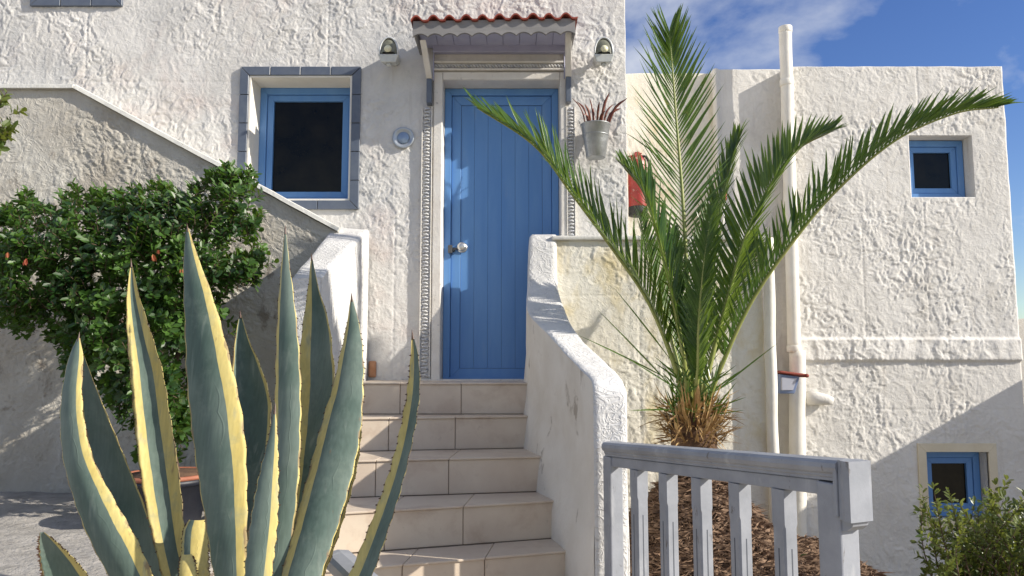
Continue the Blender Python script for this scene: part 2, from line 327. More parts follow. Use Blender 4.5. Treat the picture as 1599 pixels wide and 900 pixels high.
m3 = N(t, 'ShaderNodeMixRGB'); m3.inputs['Color2'].default_value = (.10, .14, .11, 1); L(t, lm2.outputs[0], m3.inputs['Fac']); L(t, m2.outputs[0], m3.inputs['Color1'])
# fine lengthwise streaks, pale bloom and brown scars
mz = N(t, 'ShaderNodeMapping'); mz.inputs['Scale'].default_value = (1, 1, .05); L(t, geo.outputs['Position'], mz.inputs['Vector'])
ns = N(t, 'ShaderNodeTexNoise', Scale=120, Detail=3.0); L(t, mz.outputs[0], ns.inputs['Vector'])
st_ = N(t, 'ShaderNodeMapRange'); st_.inputs['From Min'].default_value = .35; st_.inputs['From Max'].default_value = .65; st_.inputs['To Min'].default_value = .90; st_.inputs['To Max'].default_value = 1.06; L(t, ns.outputs['Fac'], st_.inputs['Value'])
mu = N(t, 'ShaderNodeMixRGB', _blend_type='MULTIPLY', Fac=1.0); L(t, m3.outputs[0], mu.inputs['Color1']); L(t, st_.outputs[0], mu.inputs['Color2'])
nb2 = N(t, 'ShaderNodeTexNoise', Scale=14, Detail=7.0, Roughness=.7); L(t, geo.outputs['Position'], nb2.inputs['Vector'])
bl = N(t, 'ShaderNodeMapRange'); bl.inputs['From Min'].default_value = .52; bl.inputs['From Max'].default_value = .72; bl.inputs['To Max'].default_value = .45; L(t, nb2.outputs['Fac'], bl.inputs['Value'])
mb_ = N(t, 'ShaderNodeMixRGB'); mb_.inputs['Color2'].default_value = (.21, .26, .21, 1); L(t, bl.outputs[0], mb_.inputs['Fac']); L(t, mu.outputs[0], mb_.inputs['Color1'])
nsc = N(t, 'ShaderNodeTexNoise', Scale=60, Detail=4.0); L(t, ms.outputs[0], nsc.inputs['Vector'])
ed_ = N(t, 'ShaderNodeMath', _operation='SUBTRACT', i1=.5); L(t, se.outputs[0], ed_.inputs[0])
ea_ = N(t, 'ShaderNodeMath', _operation='ABSOLUTE'); L(t, ed_.outputs[0], ea_.inputs[0])
em = N(t, 'ShaderNodeMapRange'); em.inputs['From Min'].default_value = .40; em.inputs['From Max'].default_value = .5; em.inputs['To Max'].default_value = .26; L(t, ea_.outputs[0], em.inputs['Value'])
sa = N(t, 'ShaderNodeMath', _operation='ADD'); L(t, nsc.outputs['Fac'], sa.inputs[0]); L(t, em.outputs[0], sa.inputs[1])
sc_ = N(t, 'ShaderNodeMapRange'); sc_.inputs['From Min'].default_value = .70; sc_.inputs['From Max'].default_value = .80; sc_.inputs['To Max'].default_value = .75; L(t, sa.outputs[0], sc_.inputs['Value'])
mc = N(t, 'ShaderNodeMixRGB'); mc.inputs['Color2'].default_value = (.22, .15, .09, 1); L(t, sc_.outputs[0], mc.inputs['Fac']); L(t, mb_.outputs[0], mc.inputs['Color1'])
L(t, mc.outputs[0], b.inputs['Base Color'])
bs = N(t, 'ShaderNodeMath', _operation='MULTIPLY_ADD', i1=.3); L(t, lm.outputs[0], bs.inputs[0]); L(t, nn.outputs['Fac'], bs.inputs[2])
bp = N(t, 'ShaderNodeBump', Strength=.35, Distance=.006); L(t, bs.outputs[0], bp.inputs['Height']); L(t, bp.outputs[0], b.inputs['Normal'])
M['agave'] = am

# ------------------------------------------------------------------ ground
ZL = -.83          # raised terrace on the left
ZG = -1.75
YW = 5.15          # house front wall
g = MB(); g.add([(-2500, -2500, ZG), (2500, -2500, ZG), (2500, 2500, ZG), (-2500, 2500, ZG)], [(0, 1, 2, 3)])
g.build('ground', mat('dry_ground', (.34, .29, .22), .95, (.44, .38, .30), 3), kind='structure')
g = MB(); nxx, nyy = 90, 70
vs = []; fs = []
for i in range(nxx+1):
    for j in range(nyy+1):
        x = -5.2+i/nxx*3.95; y = .9+j/nyy*4.15
        vs.append((x, y, ZL+.014*mnoise.noise((x*3, y*3, 0))+.006*mnoise.noise((x*11, y*11, 1))))
for i in range(nxx):
    for j in range(nyy): a = i*(nyy+1)+j; fs.append((a, a+nyy+1, a+nyy+2, a+1))
g.add(vs, fs); terr = g.build('terrace_ground', M['concrete'], kind='structure', smooth=True)
g = MB(); g.box(-5.2, -1.26, .9, 5.0, ZG-.02, ZL-.03); g.build('terrace_base', M['concrete'], terr)

# ------------------------------------------------------------------ house
house = thing('house', 'whitewashed rough plaster house with blue door and blue framed windows', 'house', (0, YW, ZL))
house_inv = Matrix.Translation((0, -YW, -ZL))
def adopt(o, parent=house):
    off = Vector((0, 0, 0)); p = parent
    while p is not None: off += p.location; p = p.parent
    o.location = -off; return o
zsill = Z(597, 4.7)
wx0, wx1 = X(387, 220, YW), X(549, 220, YW); wz0, wz1 = Z(314, YW), Z(119, YW)
ux0, ux1 = X(62, 5, YW), X(180, 5, YW); uz0 = Z(-1, YW); uz1 = uz0+.85
dx0, dx1 = X(690, 360, YW), X(876, 360, YW); dz1 = Z(126, YW)
hx1 = X(980, 250, YW)
holes = [(wx0, wx1, wz0, wz1), (ux0, ux1, uz0, uz1), (dx0, dx1, zsill-.02, dz1)]
adopt(grid_wall('wall', house, M['plaster'], -4.1, hx1, zsill-.6, 3.2, YW, 4.0, holes, .24, step=.0072, amp=.0067, seed=1, grooves=[(X(136, 60, YW), -9, 9), (X(513, 50, YW), Z(104, YW), 9), (X(645, 30, YW), Z(60, YW), 9), (X(618, 300, YW), -9, Z(340, YW))], hgrooves=[(Z(128, YW), X(136, 60, YW), X(370, 100, YW))]))
# hairline block joints are grooves: thin raised beads of plaster
def box_part(name, parent, m, x0, x1, y0, y1, z0, z1, bv=.003):
    o = MB().box(x0, x1, y0, y1, z0, z1).build(name, m, parent); adopt(o, parent)
    if bv: bevel(o, bv)
    return o
def sub_empty(name, parent, loc=(0, 0, 0)):
    o = bpy.data.objects.new(name, None); COL.objects.link(o); o.parent = parent; o.empty_display_size = .1; return o

def ring_tiles(parent, x0, x1, z0, z1, wd, y0, y1, ntop, nside, nbot=None, mt=None, only=None):
    """mitred tile surround around an opening; each tile its own object"""
    mt = mt or M['tile_blue']; gp = .0018
    def strip(a, b, c, d, n, vert):      # outer a->b, inner d->c
        for k in range(n):
            t0, t1 = k/n, (k+1)/n
            o0, o1 = Vector(a).lerp(Vector(b), t0), Vector(a).lerp(Vector(b), t1)
            i0, i1 = Vector(d).lerp(Vector(c), t0), Vector(d).lerp(Vector(c), t1)
            if vert: # keep joints level
                if k > 0: i0.z = o0.z
                if k < n-1: i1.z = o1.z
            else:
                if k > 0: i0.x = o0.x
                if k < n-1: i1.x = o1.x
            c_ = (o0+o1+i0+i1)/4
            q = [p+(c_-p).normalized()*gp*1.4 for p in (o0, o1, i1, i0)]
            j = random.uniform(-.0012, .0012)
            mb = MB(); mb.hexa([(p.x, y0+j, p.z) for p in q]+[(p.x, y1, p.z) for p in q])
            o = mb.build('tile', mt, parent); adopt(o, parent); bevel(o, .002, 1)
    strip((x0-wd, 0, z1+wd), (x1+wd, 0, z1+wd), (x1, 0, z1), (x0, 0, z1), ntop, False)
    strip((x0-wd, 0, z0-wd), (x1+wd, 0, z0-wd), (x1, 0, z0), (x0, 0, z0), nbot or ntop, False)
    strip((x0-wd, 0, z0-wd), (x0-wd, 0, z1+wd), (x0, 0, z1), (x0, 0, z0), nside, True)
    strip((x1+wd, 0, z0-wd), (x1+wd, 0, z1+wd), (x1, 0, z1), (x1, 0, z0), nside, True)

def blue_frame(parent, name, x0, x1, z0, z1, y, wd, dp, m=None):
    mb = MB(); m = m or M['blue']
    a = [(x0, z0), (x1, z0), (x1, z1), (x0, z1)]; b_ = [(x0+wd, z0+wd), (x1-wd, z0+wd), (x1-wd, z1-wd), (x0+wd, z1-wd)]
    for k in range(4):
        j = (k+1) % 4
        mb.hexa([(a[k][0], y, a[k][1]), (a[j][0], y, a[j][1]), (b_[j][0], y, b_[j][1]), (b_[k][0], y, b_[k][1]),
                 (a[k][0], y+dp, a[k][1]), (a[j][0], y+dp, a[j][1]), (b_[j][0], y+dp, b_[j][1]), (b_[k][0], y+dp, b_[k][1])])
    o = mb.build(name, m, parent); adopt(o, parent); bevel(o, .003); return o

def make_window(parent, x0, x1, z0, z1, yf, label=None):
    wdw = sub_empty('window', parent)
    if label: wdw['label'] = label
    blue_frame(wdw, 'frame', x0, x1, z0, z1, yf, .05, .07)
    blue_frame(wdw, 'sash', x0+.052, x1-.052, z0+.052, z1-.052, yf+.012, .045, .045)
    box_part('pane', wdw, M['glass'], x0+.09, x1-.09, yf+.035, yf+.041, z0+.09, z1-.09, 0)
    return wdw
def reveal(parent, x0, x1, z0, z1, ya, yb, m, tk=.012):
    """smooth plastered reveal lining set just inside the opening"""
    mb = MB()
    mb.box(x0, x0+tk, ya, yb, z0+tk, z1-tk); mb.box(x1-tk, x1, ya, yb, z0+tk, z1-tk)
    mb.box(x0, x1, ya, yb, z1-tk, z1); mb.box(x0, x1, ya, yb, z0, z0+tk)
    o = mb.build('reveal', m, parent); adopt(o, parent); return o
M['reveal'] = mat('reveal_paint', (.76, .72, .64), .8, (.82, .78, .70), 6, .15, 60)
wn = make_window(house, wx0+.014, wx1-.014, wz0+.014, wz1-.014, YW+.19, 'blue framed window with slate blue tile surround, left of the door')
ring_tiles(wn, wx0, wx1, wz0, wz1, X(387, 220, YW)-X(373, 220, YW), YW-.022, YW+.01, 4, 5, 3)
reveal(wn, wx0+.001, wx1-.001, wz0+.001, wz1-.001, YW-.012, YW+.235, M['reveal'])
wn = make_window(house, ux0+.014, ux1-.014, uz0+.014, uz1, YW+.19, 'upper window cut by the top of the picture')
ring_tiles(wn, ux0, ux1, uz0, uz1, .058, YW-.022, YW+.01, 4, 5, 3)
reveal(wn, ux0+.001, ux1-.001, uz0+.001, uz1-.001, YW-.012, YW+.235, M['reveal'])
# door
YD = YW+.17
door = sub_empty('door', house)
blue_frame(door, 'frame', dx0+.002, dx1-.002, zsill-.03, dz1-.002, YD-.02, .048, .09)
lx0, lx1, lz0, lz1 = dx0+.052, dx1-.052, zsill+.012, dz1-.052
blue_frame(door, 'leaf_frame', lx0, lx1, lz0, lz1, YD+.002, .066, .04)
nb = 6
for gx0, gx1, gz0, gz1, gy in ((lx0-.004, lx1+.004, lz0-.004, lz1+.004, YD+.008), (lx0+.062, lx1-.062, lz0+.062, lz1-.062, YD+.0125)):
    blue_frame(door, 'gap_shade', gx0, gx1, gz0, gz1, gy, .0065, .02, M['black'])  # black strips paint in the dark gap and shadow line round leaf and panel
box_part('backing', door, M['black'], lx0+.01, lx1-.01, YD+.034, YD+.045, lz0+.01, lz1-.01, 0)
for k in range(nb):
    a = lx0+.066+(lx1-lx0-.132)*k/nb; b_ = lx0+.066+(lx1-lx0-.132)*(k+1)/nb
    box_part('board', door, M['blue'], a+.0006, b_-.0006, YD+.014, YD+.035, lz0+.066, lz1-.066, .0008)
kx, kz, ky = X(722, 387, YD), Z(387, YD), YD
k_ = MB().lathe((kx, ky, kz), (0, -1, 0), [(.038, 0), (.038, .006), (.030, .010), (.016, .012), (.016, .030), (.028, .036), (.033, .048), (.028, .058), (.012, .062)], 24)
adopt(k_.build('knob', M['chrome'], door, smooth=True), door)
lk = MB().box(kx-.096, kx-.066, ky-.050, ky-.018, kz-.045, kz+.012); lk.box(kx-.080, kx-.036, ky-.040, ky-.026, kz-.022, kz-.006); lk.box(kx-.066, kx-.05, ky-.03, ky+.004, kz-.03, kz-.002)
bevel(adopt(lk.build('lock', mat('lock', (.10, .10, .10), .4, metal=.5), door), door), .003)
box_part('threshold', house, M['trim'], dx0-.12, dx1+.1, YW-.05, YD+.08, zsill-.03, zsill+.006)
# white door surround, carved jambs, carved lintel
tw = X(690, 360, YW)-X(676, 360, YW)
box_part('door_surround', house, M['trim'], dx0-tw, dx0-.001, YW-.022, YW+.03, zsill+.004, dz1+.055, .006)
box_part('door_surround', house, M['trim'], dx1+.001, dx1+tw*.7, YW-.022, YW+.03, zsill+.004, dz1+.055, .006)
box_part('door_surround', house, M['trim'], dx0+.0005, dx1-.0005, YW-.024, YW+.03, dz1+.0005, dz1+.054, .006)
def carved(x0, x1, z0, z1, vertical, y0=YW-.028):
    e_ = sub_empty('carved_jamb' if vertical else 'carved_lintel', house)
    bd = .007
    if vertical:
        box_part('moulding', e_, M['trim'], x0, x0+bd, y0, YW+.01, z0, z1, .002)
        box_part('moulding', e_, M['trim'], x1-bd, x1, y0, YW+.01, z0, z1, .002)
        box_part('backing', e_, M['carved'], x0+bd, x1-bd, y0+.018, YW+.01, z0, z1, 0)
    else:
        box_part('moulding', e_, M['trim'], x0, x1, y0-.01, YW+.01, z0, z0+.012, .003)
        box_part('moulding', e_, M['trim'], x0, x1, y0-.01, YW+.01, z1-.014, z1, .003)
        box_part('backing', e_, M['carved'], x0, x1, y0+.012, YW+.01, z0+.012, z1-.014, 0)
    mb = MB()
    if vertical:
        n = int((z1-z0)/.024); xc = (x0+x1)/2
        for k in range(n):
            z = z0+.012+k*.024; s_ = 1 if k % 2 else -1
            mb.tube(catmull([(xc-s_*.024, y0+.018, z-.010), (xc-s_*.008, y0+.004, z+.004), (xc+s_*.012, y0+.002, z+.002), (xc+s_*.022, y0+.014, z+.014)], 6), [.004, .007, .007, .006, .005, .003], 6)
    else:
        n = int((x1-x0)/.022); zc = (z0+z1)/2
        for k in range(n):
            x = x0+.012+k*.022
            mb.tube(catmull([(x-.010, y0+.012, zc+.012), (x, y0-.002, zc+.004), (x+.008, y0, zc-.006), (x+.020, y0+.010, zc-.013)], 5), [.003, .006, .006, .005, .003], 6)
    adopt(mb.build('carving', M['carved'], e_, kind='stuff', smooth=True), e_)
jz = Z(168, YW)
carved(X(657, 400, YW), X(674, 400, YW), zsill+.02, jz, True)
carved(X(885, 300, YW), X(899, 300, YW), zsill+.02, jz, True)
carved(X(679, 105, YW), X(885, 105, YW), Z(113, YW)+.004, Z(98, YW), False)
# exposed brick and loose plaster lump at the foot of the wall
adopt(bevel(MB().box(X(576, 580, YW), X(588, 580, YW), YW-.02, YW+.05, zsill+.02, zsill+.13).build('brick', mat('brick', (.42, .20, .10), .9, (.5, .27, .16), 20, .4, 60), house), .01))

# ------------------------------------------------------------------ door canopy
YC = YW-.38
can = thing('door_canopy', 'small grey wooden canopy with red roof tiles and scalloped fascia above the blue door', 'canopy', (X(771, 60, YW), YW, Z(60, YW)))
cx0, cx1 = X(645, 50, YC), X(899, 50, YC); fzb, fzt = Z(54, YC), Z(31, YC)
n = 250; fr = []; 
top_, bot_ = [], []
for i in range(n+1):
    x = cx0+(cx1-cx0)*i/n; ph = (i/n)*11*math.pi
    tl = .02*(i/n)-.010
    bot_.append((x, fzb+abs(math.sin(ph))**.8*.022-.006+tl)); top_.append((x, fzt+tl))
mb = MB(); vs = []
for (x, z), (x2, z2) in zip(bot_, top_): vs += [(x, YC, z), (x2, YC, z2), (x2, YC+.02, z2), (x, YC+.02, z)]
fs = []
for i in range(n):
    a = i*4; b_ = a+4
    for k in range(4): k2 = (k+1) % 4; fs.append((a+k, a+k2, b_+k2, b_+k))
fs += [(0, 3, 2, 1), (n*4, n*4+1, n*4+2, n*4+3)]
mb.add(vs, fs); adopt(mb.build('fascia', M['canopy_grey'], can), can)
slope = .03
def zc_(y, off=0): return fzt-.012+(y-YC)*slope+off
# side fascias
for s_, xx in ((0, cx0), (1, cx1-.018)):
    mb = MB(); y0, y1 = YC+.021, YW
    mb.hexa([(xx, y0, fzb+.01), (xx+.018, y0, fzb+.01), (xx+.018, y1, fzb+.02), (xx, y1, fzb+.02), (xx, y0, zc_(y0)), (xx+.018, y0, zc_(y0)), (xx+.018, y1, zc_(y1)), (xx, y1, zc_(y1))])
    bevel(adopt(mb.build('side_board', M['canopy_grey'], can), can))
# soffit boards
for k in range(9):
    a = cx0+.022+(cx1-cx0-.044)*k/9; b_ = cx0+.022+(cx1-cx0-.044)*(k+1)/9
    mb = MB(); y0, y1 = YC+.022, YW-.002
    mb.hexa([(a+.001, y0, zc_(y0, -.03)), (b_-.0015, y0, zc_(y0, -.03)), (b_-.0015, y1, zc_(y1, -.03)), (a+.001, y1, zc_(y1, -.03)),
             (a+.001, y0, zc_(y0, -.014)), (b_-.0015, y0, zc_(y0, -.014)), (b_-.0015, y1, zc_(y1, -.014)), (a+.001, y1, zc_(y1, -.014))])
    bevel(adopt(mb.build('board', M['soffit'], can), can), .003, 1)
def cpart(name, m, *a, bv=.003): return box_part(name, can, m, *a, bv)
cpart('beam', M['soffit'], X(676, 72, YW-.05), X(883, 72, YW-.05), YW-.055, YW-.004, Z(81, YW-.05), Z(67, YW-.05))
# struts
for s_, (pa, pb, pc) in enumerate((((661, 64), (671, 124), (670, 162)), ((888, 52), (888, 121), (888, 160)))):
    a = P(pa[0], pa[1], YW-.30); b_ = P(pb[0], pb[1], YW-.05); hw = .02
    mb = MB(); 
    mb.hexa([(b_.x-hw, b_.y-.02, b_.z), (b_.x+hw, b_.y-.02, b_.z), (b_.x+hw, b_.y+.045, b_.z), (b_.x-hw, b_.y+.045, b_.z),
             (a.x-hw, a.y-.02, a.z), (a.x+hw, a.y-.02, a.z), (a.x+hw, a.y+.035, a.z), (a.x-hw, a.y+.035, a.z)])
    bevel(adopt(mb.build('strut', M['trim'], can), can), .004)
    c_ = P(pc[0], pc[1], YW-.05)
    box_part('cleat', can, M['tile_blue'], b_.x-.018, b_.x+.018, YW-.07, YW-.003, c_.z, b_.z-.001)
    box_part('wall_batten', can, M['soffit'], b_.x+(.022 if s_ == 0 else -.03), b_.x+(.03 if s_ == 0 else -.022), YW-.04, YW-.003, b_.z, Z(66, YW))
box_part('light_stop_deck', can, M['soffit'], cx0+.02, cx1-.02, YC+.022, YW-.003, zc_(YC)-.0135, zc_(YC)-.004, 0)  # hidden sheet added to stop light leaking through the soffit joints
# roof tiles: S-shaped in five rows across, two courses
tn = 10; tw_ = (cx1-cx0+.02)/tn
for k in range(tn):
    for c in range(2):
        x0 = cx0-.01+k*tw_; y0 = YC-.025+c*.17; y1 = y0+.19; rings = []
        jz_ = random.uniform(-.002, .002); jr = random.uniform(-.004, .004)
        sec = []
        for q in range(13):
            u = q/12; zz = .030*max(0, math.sin(math.pi*min(1, u/.62)))**.8 if u < .62 else -.004*math.sin(math.pi*(u-.62)/.38)
            sec.append((x0+u*tw_*1.05, zz))
        def lay(y, up): return [(x+jr, y, fzt+.020*((x-cx0)/(cx1-cx0))-.008+z+(y-YC)*slope+up+jz_+c*.02) for x, z in sec]
        a, b_ = lay(y0, 0), lay(y1, -.004); mb = MB()
        r0 = a+[(x, y, z-.011) for x, y, z in reversed(a)]; r1 = b_+[(x, y, z-.011) for x, y, z in reversed(b_)]
        mb.rings([r0, r1]); adopt(mb.build('tile', M['terracotta'], can), can)

# ------------------------------------------------------------------ wall lamps
def make_lamp(px, py, s_, label):
    o = P(px, py, YW-.16); yb = YW
    t_ = thing('wall_lamp', label, 'wall lamp', o, 'wall lamps either side of the door')
    def ad(mb, nm, m, smooth=False, bv=0):
        q = mb.build(nm, m, t_, smooth=smooth)
        if bv: bevel(q, bv)
        return q
    W, H = .062, .125
    def arch(w_, h_, y, zoff=0, n=18):
        return [Vector((w_*math.cos(math.pi*k/n)*(1-.0*k), y, zoff+h_*math.sin(math.pi*k/n)**.75)) for k in range(n+1)]
    # hood shell: lofted arch from front rim to back
    mb = MB(); f_ = arch(W, H, -.02); b2 = arch(W*.9, H*.82, .06); b3 = arch(W*.45, H*.4, .115, .01)
    mb.rings([f_, b2, b3], False, True, closed=False)
    ad(mb, 'hood', M['lampgrey'], True)
    mb = MB(); mb.tube(f_+[f_[0]], .0065, 8); ad(mb, 'rim', mat('lamp_rim', (.62, .64, .64), .4, metal=.2), True)
    mb = MB(); g_ = arch(W*.9, H*.9, -.018); mb.rings([g_, arch(W*.6, H*.55, -.030, .02)], False, True, closed=False)
    ad(mb, 'glass', M['lampglass'], True)
    mb = MB(); mb.lathe((0, -.046, .03), (0, -1, .1), [(.002, 0), (.022, .002), (.026, .010), (.02, .02), (.004, .026)], 14); ad(mb, 'bulb', M['bulb'], True)
    mb = MB(); mb.hexa([(-.05, -.03, -.055), (.05, -.03, -.055), (.04, .09, -.03), (-.04, .09, -.03), (-.072, -.04, .002), (.072, -.04, .002), (.062, .11, .002), (-.062, .11, .002)])
    ad(mb, 'tray', M['lampgrey'], bv=.006)
    mb = MB(); mb.lathe((0, .0, -.053), (0, 0, -1), [(.018, 0), (.018, .010), (.012, .018), (.003, .02)], 14); ad(mb, 'screw_cap', M['lampgrey'], True)
    mb = MB(); mb.tube(catmull([(0, .08, .02), (s_*.01, .12, .03), (s_*.015, .158, .035)], 6), .016, 10); mb.lathe((s_*.015, .158, .035), (0, -1, 0), [(.04, 0), (.04, .008), (.02, .014)], 16)
    ad(mb, 'bracket', M['lampgrey'], True)
make_lamp(608, 88, 1, 'grey metal wall lamp left of the door canopy')
make_lamp(943, 88, -1, 'grey metal wall lamp right of the door canopy above the hanging pail')
# round plate on wall
pl = P(630, 215, YW-.02)
t_ = thing('wall_plate', 'round pale blue metal dish fixed on the plaster between window and door', 'plate', pl)
MB().lathe((0, .012, 0), (0, -1, 0), [(.074, 0), (.076, .012), (.072, .018), (.058, .010), (.045, .004), (.002, .003)], 36).build('rim', mat('dish', (.36, .40, .45), .35, (.45, .48, .50), 10, metal=.5), t_, smooth=True)
MB().lathe((0, .005, 0), (0, -1, 0), [(.043, 0), (.038, .004), (.002, .007)], 30).build('centre', mat('dish_blue', (.20, .28, .42), .3, (.26, .34, .46), 14, metal=.3), t_, smooth=True)

# ------------------------------------------------------------------ hanging pail + plant
pb = P(931, 247, YW-.12); ph_ = Z(196, YW-.12)-pb.z
pail = thing('pail', 'galvanised tapered pail hanging on the wall right of the door', 'pail', pb)
MB().lathe((0, 0, 0), (0, 0, 1), [(.062, 0), (.066, .003), (.080, ph_*.5), (.082, ph_*.5+.004), (.100, ph_-.004), (.106, ph_), (.104, ph_+.004), (.096, ph_), (.078, ph_*.6), (.07, ph_*.6)], 32).build('bucket', M['zinc'], pail, smooth=True)
mb = MB(); mb.lathe((0, 0, ph_*.66), (0, 0, 1), [(.0885, 0), (.091, .003), (.0895, .006)], 32, cap0=False, cap1=False); mb.build('band', M['zinc'], pail, smooth=True)
mb = MB(); mb.tube(catmull([(-.1, 0, ph_), (-.11, .04, ph_+.05), (-.08, .10, ph_+.09)], 8), .003, 6); mb.build('hook', M['zinc'], pail, smooth=True)
pp = thing('potted_plant', 'bronze spiky leaved plant growing in the hanging pail', 'plant', pb+Vector((0, 0, ph_*.6)))
MB().lathe((0, 0, 0), (0, 0, 1), [(.08, 0), (.078, .045), (.01, .06)], 20).build('soil', M['soil'], pp, smooth=True)
def strap(parent, name, m, base, pts, w_, n=10):
    c = catmull([base]+pts, n); mb = MB(); vs = []; 
    for i, p in enumerate(c):
        t0 = (c[min(i+1, n-1)]-c[max(i-1, 0)]).normalized(); s2 = t0.cross(Vector((0, 1, 0)))
        if s2.length < .1: s2 = Vector((1, 0, 0))
        s2.normalize(); k = i/(n-1); ww = w_*(.6+.8*k)*(1-k**3)*.5+.0006; nn_ = s2.cross(t0)
        vs += [p-s2*ww-nn_*.003, p+nn_*.004, p+s2*ww-nn_*.003, p-nn_*.001]
    fs = []
    for i in range(n-1):
        for k in range(4): fs.append((i*4+k, i*4+(k+1) % 4, i*4+4+(k+1) % 4, i*4+4+k))
    mb.add(vs, fs); return mb.build(name, m, parent, smooth=True)
pz = pb+Vector((0, 0, ph_*.6))
for tipx, tipy, w_, dy in ((905, 165, .014, 0), (915, 168, .016, -.05), (925, 172, .014, .03), (950, 152, .020, -.03), (975, 160, .020, -.05), (966, 174, .022, .02), (898, 160, .010, 0), (956, 168, .014, .05), (936, 165, .016, -.06), (944, 178, .018, -.08), (912, 182, .012, -.08), (922, 160, .010, .04)):
    tip = (P(tipx, tipy, YW-.14+dy)-pz)*1.12; bs_ = Vector((tip.x*.35, random.uniform(-.03, .03), .05)); mid = bs_.lerp(tip, .5)+Vector((-tip.x*.08, -.01, .035))
    strap(pp, 'leaf', M['redleaf'], bs_, [mid, tip], w_)

# ------------------------------------------------------------------ sloping garden wall at left
YS = 4.95
gw = thing('garden_wall', 'grey rough plaster wall with sloping pale coping, behind the shrub', 'wall', (-3, YS, ZL))
pts_top = [(-60, 133), (118, 133), (522, 353)]
tops = [P(a, b_+7, YS) for a, b_ in pts_top]
def topf(x):
    if x <= tops[1].x: return tops[1].z
    return tops[1].z+(x-tops[1].x)/(tops[2].x-tops[1].x)*(tops[2].z-tops[1].z)
gx1 = tops[2].x+.10
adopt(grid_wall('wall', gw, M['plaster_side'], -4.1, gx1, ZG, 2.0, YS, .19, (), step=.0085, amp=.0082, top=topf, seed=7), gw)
# coping slabs
def coping(a, b_, parent, m, over=.035, th=.03, y0=YS, y1=YW-.004, seg=14):
    a, b_ = Vector(a), Vector(b_); d = b_-a; up = Vector((-d.z, 0, d.x)).normalized()
    r_ = []
    for i in range(seg+1):
        p = a.lerp(b_, i/seg)+up*.003*mnoise.noise((i*.7, a.x, 3)); oo = over+.005*mnoise.noise((i*.9, a.z, 8))
        r_.append([Vector((p.x, y0-oo, p.z)), Vector((p.x, y0-oo+.004, p.z))+up*th*.85, Vector((p.x, y0-oo+.012, p.z))+up*th, Vector((p.x, y1, p.z))+up*th, Vector((p.x, y1, p.z))])
    adopt(MB().rings(r_).build('coping', m, parent, smooth=False), parent)
M['coping'] = mat('coping_paint', (.60, .59, .55), .85, (.70, .69, .64), 5, .4, 50, dirt=[((.35, .34, .28), 6, (.6, .72, .6), None)])
x_l = P(-60, 140, YS); 
coping((-4.1, 0, tops[1].z), (tops[1].x, 0, tops[1].z), gw, M['coping'])
mid_ = tops[1].lerp(tops[2], .42)
coping((tops[1].x+.002, 0, tops[1].z), (mid_.x, 0, mid_.z), gw, M['coping']); coping((mid_.x+.003, 0, mid_.z), (tops[2].x+.03, 0, tops[2].z-.01), gw, M['coping'])

# ------------------------------------------------------------------ stairs
RS = .187
noz = [((566, 598), (818, 598)), ((566, 652.6), (812, 649.5)), ((560, 719), (811, 713)), ((540, 800), (835, 783)), ((560, 886), (874, 861))]
zs_ = [zsill-RS*k for k in range(9)]
lines = [(G(*l, zs_[k]), G(*r, zs_[k])) for k, (l, r) in enumerate(noz)]
def extl(l, r, x):    # move along line to x
    t0 = (x-l.x)/(r.x-l.x); return l+(r-l)*t0
XLs = [-.955, -.97, -1.02, -1.2, -1.24, -1.24, -1.24, -1.24, -1.24]
full = []
for k in range(5):
    l, r = lines[k]; full.append((extl(l, r, XLs[k]), r))
dvl = Vector((0, -.36, 0))
for k in range(5, 8):
    l, r = full[-1]; full.append((Vector((XLs[k], l.y-.36, zs_[k])), Vector((r.x+.09, r.y-.30, zs_[k]))))
steps = bpy.data.objects.new('steps', None); COL.objects.link(steps); steps['kind'] = 'structure'
# concrete core
mb = MB()
for k, (l, r) in enumerate(full):
    lb = Vector((l.x-.05, YW+.02, 0)); rb = Vector((r.x+.14, YW+.02, 0))
    z1_ = zs_[k]-.010; z0_ = zs_[k]-RS-.012 if k < len(full)-1 else ZG
    ea, eb = extl(l, r, l.x-.05), extl(l, r, r.x+.14); q = [Vector((ea.x, ea.y+.012, 0)), Vector((eb.x, eb.y+.012, 0)), rb, lb]
    mb.hexa([(p.x, p.y, z0_) for p in q]+[(p.x, p.y, z1_) for p in q])
mb.build('core', M['grout'], steps)
def quad_tile(q, nrm, th, gap=.002):
    c = sum(q, Vector())/4; nrm = Vector(nrm)
    q = [p+(c-p).normalized()*gap for p in q]; j = random.uniform(-.0008, .0008)
    o = MB().hexa([p-nrm*th+nrm*j for p in q]+[p+nrm*j for p in q]).build('tile', M['step'], steps); bevel(o, .0025, 1)
jr_ = [[625, 720.6], [609, 711], [589, 700.5], [602, 722], [628, 756], [640, 780], [640, 780], [640, 780]]
